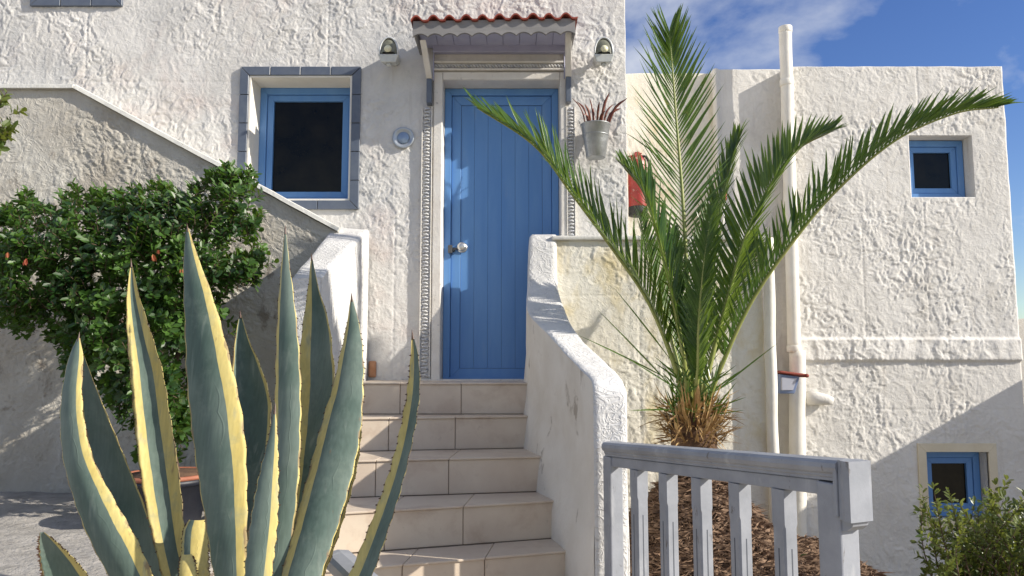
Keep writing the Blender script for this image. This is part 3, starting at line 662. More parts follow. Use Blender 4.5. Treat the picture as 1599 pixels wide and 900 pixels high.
for k, (l, r) in enumerate(full):
    yl, yr_ = l, r
    # riser tiles
    xj = []
    for px in jr_[k]:
        xj.append(X(px, noz[min(k, 4)][0][1]+20, (l.y+r.y)/2))
    wdt = xj[1]-xj[0]; xs = [xj[0]-wdt*2, xj[0]-wdt, xj[0], xj[1], xj[1]+wdt, xj[1]+2*wdt]
    xs = [x for x in xs if l.x+.02 < x < r.x-.02]; xs = [l.x]+xs+[r.x+.13]
    dirv = (r-l).normalized(); nr = Vector((dirv.y, -dirv.x, 0)); 
    if nr.y > 0: nr = -nr
    for a, b_ in zip(xs[:-1], xs[1:]):
        pa, pb_ = extl(l, r, a), extl(l, r, b_)
        dz = Vector((0, 0, RS-.001)); tz = Vector((0, 0, .011))
        quad_tile([pa-dz-nr*.004, pb_-dz-nr*.004, pb_-tz-nr*.004, pa-tz-nr*.004], nr, .012)
    # tread tiles (top of this step back to the riser above)
    if k == 0: bl, br_ = Vector((XLs[0], YW-.002, zs_[0])), Vector((r.x+.06, YW-.002, zs_[0]))
    else:
        bl, br_ = full[k-1][0].copy(), full[k-1][1].copy(); bl.z = br_.z = zs_[k]; bl.y -= .002; br_.y -= .002
    for a, b_ in zip(xs[:-1], xs[1:]):
        pa, pb_ = extl(l, r, a)+nr*.008, extl(l, r, b_)+nr*.008
        sa = a+(.035 if k else 0); sb = b_+(.035 if k else 0)
        if a == xs[0]: sa = bl.x if bl.x < a+.1 else a
        if b_ == xs[-1]: sb = b_
        qa, qb = extl(bl, br_, sa), extl(bl, br_, sb)
        quad_tile([pa, pb_, qb, qa], (0, 0, 1), .011)

# ------------------------------------------------------------------ stair side walls
def side_wall(name, label, st, zbot, m_top, m_side, cat='wall', nsub=6):
    """st: stations back->front: (L point, R point); solid down to zbot"""
    n = len(st)*nsub; Lc = catmull([s_[0] for s_ in st], n); Rc = catmull([s_[1] for s_ in st], n)
    th = thing(name, label, cat, (Lc[0].x, Lc[0].y, zbot))
    mb = MB(); nc = 8; vs = []; rnd = .018
    cols = [0, .06, .2, .4, .6, .8, .94, 1]
    for i in range(n):
        for c in cols:
            p = Lc[i].lerp(Rc[i], c); dp = -rnd*.55 if c in (0, 1) else 0
            t0 = (Lc[min(i+1, n-1)]-Lc[max(i-1, 0)]); nrm = (Rc[i]-Lc[i]).cross(t0).normalized()
            if nrm.z < 0 or (abs(nrm.z) < .05 and nrm.y > 0): nrm = -nrm
            j = .006*mnoise.noise(p*6)+.003*mnoise.noise(p*17)
            vs.append(p+nrm*(dp+j))
    fs = []
    for i in range(n-1):
        for c in range(nc-1): a = i*nc+c; fs.append((a, a+nc, a+nc+1, a+1))
    mb.add(vs, fs); adopt(mb.build('top_face', m_top, th, smooth=True), th)
    # sides
    for side, cc, nm in ((0, 0, 'stair_face'), (1, nc-1, 'outer_face')):
        mb = MB(); rows = 16; vv = []
        for i in range(n):
            tp = vs[i*nc+cc]
            for r_ in range(rows+1):
                z = tp.z+(zbot-tp.z)*r_/rows; s_ = (1 if side else -1); fl_ = 0 if side else -.06*min(1, max(0, (tp.z-z-.45)/.35))*min(1, i/(n*.5))*min(1, max(0, (n-1-i)/(n*.22)))
                vv.append(Vector((tp.x+fl_+s_*(.006*mnoise.noise((i*.25, z*3, side))*min(1, r_/2)), tp.y, z)))
        ff = []
        for i in range(n-1):
            for r_ in range(rows):
                a = i*(rows+1)+r_; ff.append((a, a+1, a+rows+2, a+rows+1) if side else (a, a+rows+1, a+rows+2, a+1))
        mb.add(vv, ff); adopt(mb.build(nm, m_side if side == 0 else m_top, th, smooth=True), th)
    # front and back ends
    mb = MB(); fl = [vs[(n-1)*nc+c] for c in range(nc)]; rows = 10; vv = []
    for r_ in range(rows+1):
        for p in fl: z = p.z+(zbot-p.z)*r_/rows; vv.append(Vector((p.x, p.y-.001+.004*mnoise.noise((p.x*9, z*5, 2))*min(1, r_), z)))
    ff = [(r_*nc+c, r_*nc+c+1, (r_+1)*nc+c+1, (r_+1)*nc+c) for r_ in range(rows) for c in range(nc-1)]
    bb = [vs[c] for c in range(nc)]; mb.add(vv, ff)
    mb.add([bb[0], bb[-1], (bb[-1].x, bb[-1].y, zbot), (bb[0].x, bb[0].y, zbot)], [(0, 1, 2, 3)])
    adopt(mb.build('front_face', m_top, th, smooth=True), th)
    return th
def S(l, r, Y): return (P(*l, Y), P(*r, Y))
stR = [S((829, 366), (870, 367), 5.12), S((827, 372), (870, 372), 4.98), S((825, 405), (869, 405), 4.93), S((824, 445), (870, 442), 4.84), S((824, 484), (882, 482), 4.55), S((850, 514), (900, 517), 4.15),
       S((880, 546), (934, 553), 3.84), S((908, 575), (965, 582), 3.53), S((924, 592), (977, 602), 3.36), S((927, 620), (980, 625), 3.30), S((928, 700), (980, 700), 3.28)]
side_wall('stair_wall', 'white curved stair side wall right of the steps, worn plaster on its stair side', stR, ZG, M['plaster_white'], M['plaster_worn'])
stL = [S((520, 354), (577, 359), 5.1), S((508, 370), (562, 373), 4.85), S((482, 402), (532, 401), 4.5), S((458, 431), (506, 427), 4.22), S((452, 445), (500, 443), 4.18), S((452, 520), (500, 520), 4.17)]
side_wall('stair_wall', 'bright white stair side wall left of the steps, sloping down behind the agave', stL, ZG, M['plaster_white'], M['plaster_white'])

# ------------------------------------------------------------------ cream terrace wall and coping
YT = 4.98
tx0, tx1 = X(862, 500, YT), X(1196, 600, YT); tz1 = Z(376, YT)
tw_o = thing('terrace_wall', 'cream rough plaster terrace wall behind the palm', 'wall', (tx0, YT, ZG))
adopt(grid_wall('wall', tw_o, M['plaster_cream'], tx0, tx1, ZG, tz1, YT, .16, (), step=.0080, amp=.0060, seed=13, grooves=[(X(1000, 550, YT), -9, 9), (X(1150, 550, YT), -9, 9)], hgrooves=[(Z(462, YT), -9, 9), (Z(655, YT), -9, 9)]), tw_o)
box_part('coping', tw_o, M['coping'], tx0, tx1+.03, YT-.03, YT+.17, tz1+.001, Z(368, YT-.03), .008)

# ------------------------------------------------------------------ annex building
YA, YB, YX = 6.05, 6.02, 5.90
ax = thing('annex_building', 'cream white rough plaster building with two small blue windows, right of the palm', 'building', (2.5, YX, ZG))
xa0, xa1 = hx1-.3, X(1116, 200, YA)
adopt(grid_wall('wall', ax, M['plaster_cream'], xa0, xa1, ZG, Z(115, YA), YA, 3, (), step=.0105, amp=.0042, seed=21), ax)
xb1 = X(1240, 300, YB)
adopt(grid_wall('wall', ax, M['plaster_annex'], xa1-.01, xb1, ZG, Z(111, YB)+.01, YB-.01, 3, (), step=.0105, amp=.0045, seed=23, bulge=lambda x, z: .03*np.exp(-((x-xa1-.01)/.022)**2)), ax)
xc0, xc1 = X(1234, 300, YX), X(1578, 300, YX)
w2 = (X(1422, 260, YX), X(1521, 260, YX), Z(308, YX), Z(212, YX))
w3 = (X(1449, 760, YX), X(1546, 760, YX), Z(812, YX), Z(706, YX))
zb0, zb1 = Z(566, YX), Z(527, YX)
def ledge(x, z):
    zm = (zb0+zb1)/2; h = (zb1-zb0)/2
    return .024*np.clip((1-np.abs((z-zm)/h))*5, 0, 1)*(1+.35*gn(x*3, z*3, 9)+.25*gn(x*11, z*9, 19))*(1-np.clip((z-zm)/h, -1, 1)*.1)
adopt(grid_wall('wall', ax, M['plaster_annex'], xc0, xc1, ZG, Z(104, YX), YX, 3, [w2, w3], .17, step=.0082, amp=.0076, seed=31, bulge=ledge, grooves=[(X(1450, 450, YX), zb1, 9), (X(1475, 450, YX), -9, zb1), (X(1350, 450, YX), zb1, Z(330, YX))], hgrooves=[(Z(330, YX), -9, X(1450, 450, YX)), (Z(640, YX), -9, 9)]), ax)
wn = make_window(ax, w2[0]+.005, w2[1]-.005, w2[2]+.005, w2[3]-.005, YX+.12, 'small square blue framed window high near the corner')
wn = make_window(ax, w3[0]+.005, w3[1]-.005, w3[2]+.005, w3[3]-.005, YX+.10, 'low blue framed window with cream surround beside the bush')
M['cream_band'] = mat('cream_band', (.66, .58, .42), .8, (.72, .64, .48), 6, .2, 60)
mbx = .065
sr = sub_empty('surround', wn)
for a in ((w3[0]-mbx, w3[0], w3[2]-mbx, w3[3]+mbx), (w3[1], w3[1]+mbx, w3[2]-mbx, w3[3]+mbx), (w3[0]+.0005, w3[1]-.0005, w3[3], w3[3]+mbx), (w3[0]+.0005, w3[1]-.0005, w3[2]-mbx, w3[2])):
    pass
bpy.data.objects.remove(sr)
blue_frame(wn, 'surround', w3[0]-mbx, w3[1]+mbx, w3[2]-mbx, w3[3]+mbx, YX-.014, mbx, .03, M['cream_band'])
# plastered spout bump
mb = MB(); c0 = P(1262, 622, YX); mb.tube([c0+Vector((-.02, -.01, 0)), c0+Vector((.06, -.03, 0)), c0+Vector((.13, -.05, -.01)), c0+Vector((.17, -.05, -.02))], [.055, .052, .040, .028], 12)
adopt(mb.build('spout', M['plaster_annex'], ax, smooth=True), ax)
# pipes
def pipe(label, name, pts, r, m, jit=0., extra=None, n=50):
    c = catmull(pts, n); rr = []
    c = [p+Vector((jit*mnoise.noise((p.z*3, 1, 2)), 0, 0)) for p in c]; rr = [r*(1+.5*jit/r*mnoise.noise((p.z*4, 5, 2))*.5) for p in c]
    t_ = thing(name, label, 'pipe', c[-1])
    mb = MB(); mb.tube(c, rr, 18); adopt(mb.build('tube', m, t_, smooth=True), t_)
    for (p, r2, h) in extra or []:
        mb = MB(); mb.lathe(p, (0, 0, 1), [(r2*.96, -h/2), (r2, -h/2+.004), (r2, h/2-.004), (r2*.96, h/2)], 20); adopt(mb.build('collar', m, t_, smooth=True), t_)
yp = YX-.06
tp = P(1227, 45, yp); md = P(1241, 545, yp)
pipe('tall white vent pipe rising above the annex roof', 'vent_pipe', [tp, tp.lerp(md, .5), md], .049, M['pipe'], .004, [(tp+Vector((0, 0, -.01)), .053, .05), (P(1229, 130, yp), .053, .05), (md, .056, .05)])
pipe('thick plastered pipe below the vent pipe', 'drain_pipe', [P(1246, 548, yp), P(1246, 700, yp), P(1250, 900, yp), Vector((X(1252, 900, yp), yp, ZG))], .060, M['pipe'], .012)
pipe('lumpy white plastered pipe at the right end of the terrace wall', 'drain_pipe', [P(1199, 372, YT-.04), P(1203, 500, YT-.04), P(1206, 640, YT-.04), P(1212, 820, YT-.04), Vector((X(1214, 900, YT-.04), YT-.04, ZG))], .036, M['pipe'], .012)
# roofed little lamp on side
lo = P(1234, 600, YX-.25)
t_ = thing('lantern', 'small blue lantern under a red tile cap beside the drain pipe', 'lamp', lo)
mb = MB(); mb.hexa([(-.10, -.09, -.02), (.10, -.09, -.045), (.10, .24, -.045), (-.10, .24, -.02), (-.10, -.09, .0), (.10, -.09, -.025), (.10, .24, -.025), (-.10, .24, .0)])
mb.v = [(x, y, z+.10-.0*x) for x, y, z in mb.v]; bevel(mb.build('tile_cap', M['terracotta'], t_), .008)
mb = MB(); mb.tube([(.095, -.095, .063), (.095, .24, .063)], .014, 10); mb.build('cap_edge', M['terracotta'], t_, smooth=True)
bevel(MB().hexa([(-.09, -.04, -.07), (.02, -.04, -.07), (.02, .2, -.07), (-.09, .2, -.07), (-.09, -.06, .075), (.055, -.06, .055), (.055, .2, .055), (-.09, .2, .075)]).build('box', mat('lantern_blue', (.20, .26, .42), .5), t_), .006)
bevel(MB().hexa([(-.085, -.068, -.045), (.005, -.052, -.045), (.005, -.04, -.045), (-.085, -.04, -.045), (-.085, -.075, .05), (.03, -.072, .045), (.03, -.05, .045), (-.085, -.05, .05)]).build('glass', mat('lantern_glass', (.45, .47, .55), .15), t_), .004)

# ------------------------------------------------------------------ fire extinguisher
eo = P(997, 338, YA-.12)
t_ = thing('fire_extinguisher', 'red fire extinguisher hanging on the cream wall behind the palm', 'fire extinguisher', eo)
MB().lathe((0, 0, .07), (0, 0, 1), [(.074, 0), (.075, .01), (.075, .34), (.066, .385), (.045, .42), (.025, .435), (.022, .45)], 28).build('cylinder', M['red'], t_, smooth=True)
MB().lathe((0, 0, 0), (0, 0, 1), [(.068, 0), (.076, .004), (.076, .072), (.07, .08)], 28).build('base', M['black'], t_, smooth=True)
MB().lathe((0, 0, .445), (0, 0, 1), [(.02, 0), (.02, .03), (.014, .035)], 16).build('valve', M['chrome'], t_, smooth=True)
mb = MB(); mb.obox((-.02, -.01, .495), (.055, 0, .014), (0, .012, 0), (0, 0, .005)); mb.obox((-.025, -.01, .475), (.05, 0, -.008), (0, .012, 0), (0, 0, .004)); bevel(mb.build('handle', M['red'], t_), .003)
mb = MB(); mb.tube(catmull([(.01, -.02, .47), (.06, -.04, .475), (.09, -.05, .40), (.085, -.06, .28), (.08, -.06, .20)], 20), .010, 8); mb.build('hose', M['black'], t_, smooth=True)
# pink tipped pole
po = P(1131, 372, YA-.2)
t_ = thing('pole', 'thin pale pole with pink tip standing behind the palm fronds', 'pole', po)
MB().tube([(-.02, 0, -.1), (.012, 0, .30)], .010, 10).build('shaft', mat('pole_white', (.7, .68, .64), .5), t_, smooth=True)
MB().tube([(.012, 0, .30), (.017, 0, .37)], .017, 12).build('tip', M['pink'], t_, smooth=True)

# ------------------------------------------------------------------ neighbour's wall outside the frame on the right (casts the long shade)
nb_ = MB(); nb_.box(5.0, 5.25, 3.6, 7.5, ZG, .42)
o = nb_.build('boundary_wall', M['plaster_white']); tag(o, 'plain white boundary wall off to the right', 'wall')

# ------------------------------------------------------------------ railing
A = P(958, 702, 3.20); Bp = P(1306, 736, 2.12); 
U = Vector((Bp.x-A.x, Bp.y-A.y, 0)); RL = U.length; U.normalize(); NN = Vector((U.y, -U.x, 0)); 
if NN.dot(-Vector((A.x, A.y, 0))) < 0: NN = -NN
zr = Z(690, 3.20); slope_r = (Z(716, 2.12)-zr)/RL
rail = thing('railing', 'grey blue painted wooden stair railing in front of the palm', 'railing', (A.x, A.y, ZG))
def RP(u, n_, z): return Vector((A.x, A.y, 0))+U*u+NN*n_+Vector((0, 0, z))
def extrude_prof(name, prof, u0, u1, m, bv=0, follow=True, smooth=False):
    r_ = []
    for i in range(9):
        u = u0+(u1-u0)*i/8; zo = zr+(slope_r*u if follow else 0)
        r_.append([RP(u, n_, zo+z+.0006*mnoise.noise((u*9, n_*30, z*30))) for n_, z in prof])
    o = MB().rings(r_).build(name, m, rail, smooth=smooth); adopt(o, rail)
    if bv: bevel(o, bv)
    return o
cap = [(.028, -.058), (.028, -.050), (.032, -.046), (.032, -.040), (.040, -.034), (.045, -.022), (.043, -.010), (.032, -.002), (0, .002), (-.032, -.002), (-.043, -.010), (-.043, -.032), (-.030, -.046), (-.030, -.058)]
extrude_prof('handrail', cap, -.02, RL+.04, M['rail'])
extrude_prof('rail_board', [(.022, -.100), (.022, -.060), (-.022, -.060), (-.022, -.100)], -.02, RL-.04, M['rail'], .003)
zbot = ZG+.14
nB = 6
us = [RL*k/nB-.005 for k in range(1, nB)]
zt = lambda u: zr+slope_r*u-.101
def baluster_mesh():
    mb = MB(); s2 = .0255; hgt = abs(zbot-zt(0))+.02
    def sec(z, ch):
        return [(s2-ch, s2, z), (s2, s2-ch, z), (s2, -s2+ch, z), (s2-ch, -s2, z), (-s2+ch, -s2, z), (-s2, -s2+ch, z), (-s2, s2-ch, z), (-s2+ch, s2, z)]
    zz = [(0, .0015), (-.10, .0015), (-.112, .0055), (-.125, .0055), (-hgt+.125, .0055), (-hgt+.112, .0055), (-hgt+.10, .0015), (-hgt, .0015)]
    mb.rings([[Vector(p) for p in sec(z, c)] for z, c in zz][::-1])
    # two slim fillets proud of the shaft faces
    for sx in (-1, 1):
      for dd in ():
        mb.box(sx*.0262-.0008, sx*.0262+.0008, -.006, .006, -hgt+.17, -.17); mb.box(-.006, .006, sx*.0262-.0008, sx*.0262+.0008, -hgt+.17, -.17)
    for sx in (-1, 1):      # thin dark strips paint in the shade of grooves; the faces stay uncut
        mb.box(sx*.0256-.0003, sx*.0256+.0003, -.0022, .0022, -hgt+.17, -.17, 1); mb.box(-.0022, .0022, sx*.0256-.0003, sx*.0256+.0003, -hgt+.17, -.17, 1)
    return mb
bm_ = None
rz = math.atan2(U.y, U.x)
for u in us:
    p = RP(u, 0, zt(u))
    if bm_ is None: bo = baluster_mesh().build('baluster', [M['rail'], mat('groove_shade', (.09, .10, .12), .8)], rail); bm_ = bo
    else: bo = bm_.copy(); COL.objects.link(bo); bo.parent = rail
    bo.location = p-rail.location; bo.rotation_euler = (0, 0, rz)
def post(u, w1, w2_, ztop, nm='post'):
    mb = MB(); mb.obox(RP(u, 0, (ztop+ZG)/2), U*w1, NN*w2_, Vector((0, 0, (ztop-ZG)/2))); o = mb.build(nm, M['rail'], rail); adopt(o, rail); bevel(o, .005)
post(-.005, .030, .030, zr-.060); 
post(RL+.0, .040, .034, zr+slope_r*RL-.064)
extrude_prof('bottom_rail', [(.02, 0), (.02, .05), (-.02, .05), (-.02, 0)], 0, RL-.05, M['rail'], .003, False).location.z += ZG+.09-zr
# mitred end drop of the rail moulding and end block
mb = MB(); u0 = RL+.041
prof = [(.036, .0), (.036, .010), (.040, .013), (.042, .021), (.0455, .026), (.0455, .046), (-.034, .046), (-.034, .0)]
rr = []
zt_, zb_ = zr+slope_r*RL+.002, zr+slope_r*RL-.155
for z in (zb_, zb_+.004, zt_-.004, zt_): rr.append([RP(u0+u, n_, z) for n_, u in prof])
adopt(MB().rings(rr).build('end_block', M['rail'], rail), rail)
mb = MB(); mb.obox(RP(u0-.008, .036, (zt_+zb_)/2-.01), U*.007, NN*.006, Vector((0, 0, .062))); bevel(adopt(mb.build('end_moulding', M['rail'], rail), rail), .003)
mb = MB(); mb.rings([[RP(u0+a_, n_, zb_-.001+z) for a_, z in ((-.005, 0), (.038, 0), (.034, -.012), (.016, -.026), (-.005, -.032))] for n_ in (-.028, .028)]); adopt(mb.build('bracket', M['rail'], rail), rail)
# second railing seen only as a corner at the bottom left of the steps
r2 = thing('handrail', 'end of a grey painted handrail at the foot of the steps behind the agave', 'railing', P(555, 900, 2.45))
mb = MB(); a, b_ = P(528, 868, 2.6), P(600, 935, 2.2); d = (b_-a).normalized(); sd_ = d.cross(Vector((0, 0, 1))).normalized(); up = sd_.cross(d)
mb.rings([[p+sd_*x+up*z for x, z in ((-.045, -.03), (.045, -.03), (.045, .0), (.036, .014), (0, .02), (-.036, .014), (-.045, 0))] for p in (a, b_)]); adopt(mb.build('rail', M['rail'], r2), r2)
mb = MB(); c_ = (a+b_)/2; mb.box(c_.x-.03, c_.x+.03, c_.y-.03, c_.y+.03, ZG, c_.z-.035); adopt(mb.build('post', M['rail'], r2), r2)

# ------------------------------------------------------------------ planting bed under the palm
PX, PY = X(1084, 700, 4.25), 4.25
def bedz(x, y):
    d = math.hypot((x-PX)/.40, (y-PY+.05)/.62); return -1.14+.54*math.exp(-d*d)+.02*mnoise.noise((x*6, y*6, 0))
g = MB(); n1_, n2_ = 60, 60; vs = []; fs = []
bx0, bx1, by0, by1 = .5, 1.98, 3.25, 4.97
for i in range(n1_+1):
    for j in range(n2_+1):
        x = bx0+(bx1-bx0)*i/n1_; y = by0+(by1-by0)*j/n2_; vs.append((x, y, bedz(x, y)+.02*mnoise.noise((x*22, y*22, 3))))
for i in range(n1_):
    for j in range(n2_): a = i*(n2_+1)+j; fs.append((a, a+n2_+1, a+n2_+2, a+1))
g.add(vs, fs); bed = g.build('planting_bed', M['soil'], kind='structure', smooth=True)
g = MB(); 
for i in range(15000):
    x = random.uniform(bx0+.03, bx1-.03); y = random.uniform(by0+.03, by1-.03); z = bedz(x, y)+random.uniform(.0, .03)
    a = random.uniform(0, 6.28); big = random.random() < .10
    ln_, wd_ = (random.uniform(.03, .05), random.uniform(.010, .016)) if big else (random.uniform(.025, .07), random.uniform(.0012, .003))
    d = Vector((math.cos(a), math.sin(a), random.uniform(-.5, .5))).normalized(); s_ = d.cross(Vector((random.uniform(-.4, .4), random.uniform(-.9, .1), 1))).normalized()
    c = Vector((x, y, z)); up = Vector((0, 0, random.uniform(.002, .012)))
    g.add([c-d*ln_, c-s_*wd_+up*.3, c+s_*wd_+up*.3, c+d*ln_, c+up*1.2], [(0, 1, 4), (0, 4, 2), (1, 3, 4), (4, 3, 2)])
o = g.build('leaf_litter', M['mulch'], kind='stuff'); o['label'] = 'brown dry leaf litter covering the palm bed'; o['category'] = 'leaf litter'

# ------------------------------------------------------------------ palm
palm = thing('palm_tree', 'young date palm with long arching fronds in front of the cream wall', 'palm tree', (PX, PY, -.62))
def leaflet(mb, base, d, nrm, ln_, wd_, curl):
    s_ = d.cross(nrm).normalized(); nrm = s_.cross(d).normalized(); vs = []
    for k, (t0, ww) in enumerate(((0, .35), (.25, .95), (.6, .8), (.85, .42), (1, .03))):
        p = base+d*ln_*t0+nrm*curl*ln_*t0*t0
        vs += [p-s_*wd_*ww+nrm*wd_*.45*ww, p, p+s_*wd_*ww+nrm*wd_*.45*ww]
    fs = []
    for k in range(4): a = k*3; fs += [(a, a+1, a+4, a+3), (a+1, a+2, a+5, a+4)]
    mb.add(vs, fs)
def frond(pts, nrm, ln_=.26, n=60, lift=.35, ang=50, wd_=.0085, t0=.18, r0=.015, bias=(1, 1), tipang=25, rnd=.12, grav=.0):
    n = int(n*1.25); c3 = [P(*p) for p in pts]; c = catmull(c3, 80); nrm = Vector(nrm).normalized()
    base = palm.location
    rg = MB(); rg.tube(c, [r0*(1-.85*(i/79))+.0012 for i in range(80)], 7); ro = rg.build('frond', M['rachis'], palm, smooth=True); adopt(ro, palm)
    mb = MB()
    for k in range(n):
        t_ = t0+(1-t0)*(k+.5)/n; i = min(78, int(t_*79)); fr_ = t_*79-i; p = c[i].lerp(c[i+1], fr_); T = (c[i+1]-c[max(i-1, 0)]).normalized()
        S_ = T.cross(nrm).normalized(); Nn = S_.cross(T).normalized(); q = (t_-t0)/(1-t0)
        env = (.35+.65*min(1, q/.22))*(1-.62*max(0, (q-.55)/.45)**1.3)
        a = R(ang+(tipang-ang)*q)
        for sgn, bi in ((1, bias[0]), (-1, bias[1])):
            aa = a*random.gauss(1, rnd*.8); li = lift+random.uniform(-rnd, rnd)*.8
            d = (T*math.cos(aa)+S_*sgn*math.sin(aa)+Nn*li*math.sin(aa)+Vector((0, 0, -grav))).normalized()
            leaflet(mb, p+Nn*.003, d, (Nn-S_*sgn*.5).normalized(), 1.12*ln_*env*bi*random.uniform(.80, 1.12), 1.12*wd_*random.uniform(.75, 1.2), random.gauss(0, .09))
    lo_ = mb.build('leaflets', M['palm'], ro, kind='stuff')
    return ro
Y0 = PY
# left arching frond
frond([(1076, 650, Y0), (1050, 560, Y0-.05), (1012, 470, Y0-.13), (958, 390, Y0-.22), (895, 305, Y0-.32), (835, 228, Y0-.42), (745, 168, Y0-.55)], (.45, -.55, .7), .29, 66, .55, 42, .0085, .2, bias=(1, .85), tipang=20)
# tall centre frond facing the camera
frond([(1084, 655, Y0), (1080, 540, Y0-.02), (1073, 420, Y0), (1066, 300, Y0+.03), (1057, 190, Y0+.05), (1050, 100, Y0+.04), (1046, 52, Y0+.02)], (.1, -1, .05), .38, 60, .10, 50, .0070, .20, tipang=20, rnd=.06)
# right long frond
frond([(1096, 655, Y0), (1128, 570, Y0-.08), (1172, 475, Y0-.18), (1228, 392, Y0-.28), (1300, 305, Y0-.38), (1395, 222, Y0-.48), (1490, 178, Y0-.55), (1560, 168, Y0-.6)], (-.5, -.25, .8), .27, 72, 1.0, 40, .0095, .16, bias=(1, .9), tipang=16, r0=.013)
# right middle frond
frond([(1092, 655, Y0), (1112, 560, Y0+.02), (1140, 455, Y0+.02), (1165, 370, Y0), (1200, 295, Y0-.02), (1245, 235, Y0-.05), (1300, 205, Y0-.1)], (-.45, -.6, .6), .26, 60, .7, 42, .0085, .2, tipang=24)
# steep right frond
frond([(1088, 655, Y0), (1098, 560, Y0+.08), (1108, 450, Y0+.15), (1120, 350, Y0+.2), (1138, 270, Y0+.2), (1156, 212, Y0+.18)], (-.75, -.5, .2), .24, 54, .5, 32, .008, .2, tipang=15)
# left inner frond
frond([(1078, 655, Y0), (1068, 560, Y0-.1), (1050, 460, Y0-.18), (1028, 370, Y0-.24), (1005, 300, Y0-.28), (975, 262, Y0-.32)], (.7, -.6, .3), .24, 54, .4, 36, .008, .2, tipang=18)
# back fillers
frond([(1088, 655, Y0+.05), (1105, 580, Y0+.2), (1130, 500, Y0+.32), (1160, 430, Y0+.4), (1185, 375, Y0+.42)], (-.6, -.6, .4), .24, 40, .5, 34, .008, .2)
frond([(1080, 655, Y0+.05), (1062, 580, Y0+.15), (1040, 500, Y0+.28), (1015, 420, Y0+.35), (1000, 340, Y0+.38)], (.6, -.7, .2), .24, 40, .5, 34, .008, .2)
frond([(1084, 655, Y0), (1090, 580, Y0-.12), (1092, 500, Y0-.2), (1100, 410, Y0-.22), (1112, 330, Y0-.2)], (-.3, -.8, .2), .20, 44, .5, 28, .0075, .2)
frond([(1082, 655, Y0+.03), (1076, 590, Y0-.06), (1062, 510, Y0-.06), (1056, 430, Y0-.03), (1048, 360, Y0)], (.3, -.9, .1), .18, 40, .4, 26, .0075, .2)
# short low side spikes: old small leaflets
mb = MB()
for k in range(120):
    a = random.uniform(-1.2, 1.2); l_ = random.uniform(.06, .22); b0 = P(1084+random.uniform(-32, 32), random.uniform(590, 665), Y0-.06+random.uniform(-.06, .08))
    d = Vector((math.sin(a), random.uniform(-.7, .3), math.cos(a)*.9+.05)).normalized(); leaflet(mb, b0, d, Vector((0, -1, .3)), l_, .0055, random.uniform(-.2, .1))
adopt(mb.build('basal_leaflets', M['palm'], palm, kind='stuff'), palm)
mb = MB()
for (ax_, ay, bx, by) in ((1040, 590, 905, 520), (1045, 600, 935, 480), (1050, 640, 985, 640), (1110, 640, 1165, 620), (1105, 650, 1162, 640), (1100, 610, 1150, 570), (1060, 610, 985, 560), (1120, 610, 1215, 535), (1046, 560, 960, 445)):
    a, b_ = P(ax_, ay, Y0-.1), P(bx, by, Y0-.2); leaflet(mb, a, (b_-a).normalized(), Vector((0, -1, .4)), (b_-a).length, .005, -.06)
adopt(mb.build('spines', M['palm'], palm), palm)
# trunk with old leaf bases
mb = MB(); z0 = -.72; rings = []
for k in range(14):
    z = z0+k*.034; r_ = .082+.045*math.sin(min(1, k/13)*2.4) ; rings.append([Vector((PX+(r_+.008*mnoise.noise((a, k*.9, 0)))*math.cos(a*6.283/16), PY+(r_)*math.sin(a*6.283/16), z)) for a in range(16)])
mb.rings(rings); adopt(mb.build('trunk', M['fibre_dark'], palm, smooth=True), palm)
mb = MB()
for k in range(560):
    a = random.uniform(0, 6.283); zz = random.uniform(-.46, -.24); rr_ = random.uniform(.06, .15); b0 = Vector((PX+rr_*math.cos(a), PY+rr_*math.sin(a), zz))
    outw = random.uniform(.25, 1.3); d = Vector((math.cos(a)*outw, math.sin(a)*outw, random.uniform(-.15, 1.0))).normalized()
    leaflet(mb, b0, d, Vector((math.cos(a), math.sin(a), .5)), random.uniform(.06, .19), random.choice((.002, .004, .007, .012)), random.uniform(-.4, .2))
adopt(mb.build('dry_leaf_bases', M['fibre'], palm, kind='stuff'), palm)
mb = MB()
for k in range(26):
    a = random.uniform(3.3, 6.1); b0 = Vector((PX+.08*math.cos(a), PY+.08*math.sin(a), random.uniform(-.42, -.3)))
    leaflet(mb, b0, Vector((math.cos(a)*.35, math.sin(a)*.3, 1)).normalized(), Vector((math.cos(a), math.sin(a), .2)), random.uniform(.08, .16), .015, .1)
adopt(mb.build('green_leaf_bases', mat('petiole', (.30, .26, .05), .6, (.42, .30, .10), 14), palm, kind='stuff'), palm)

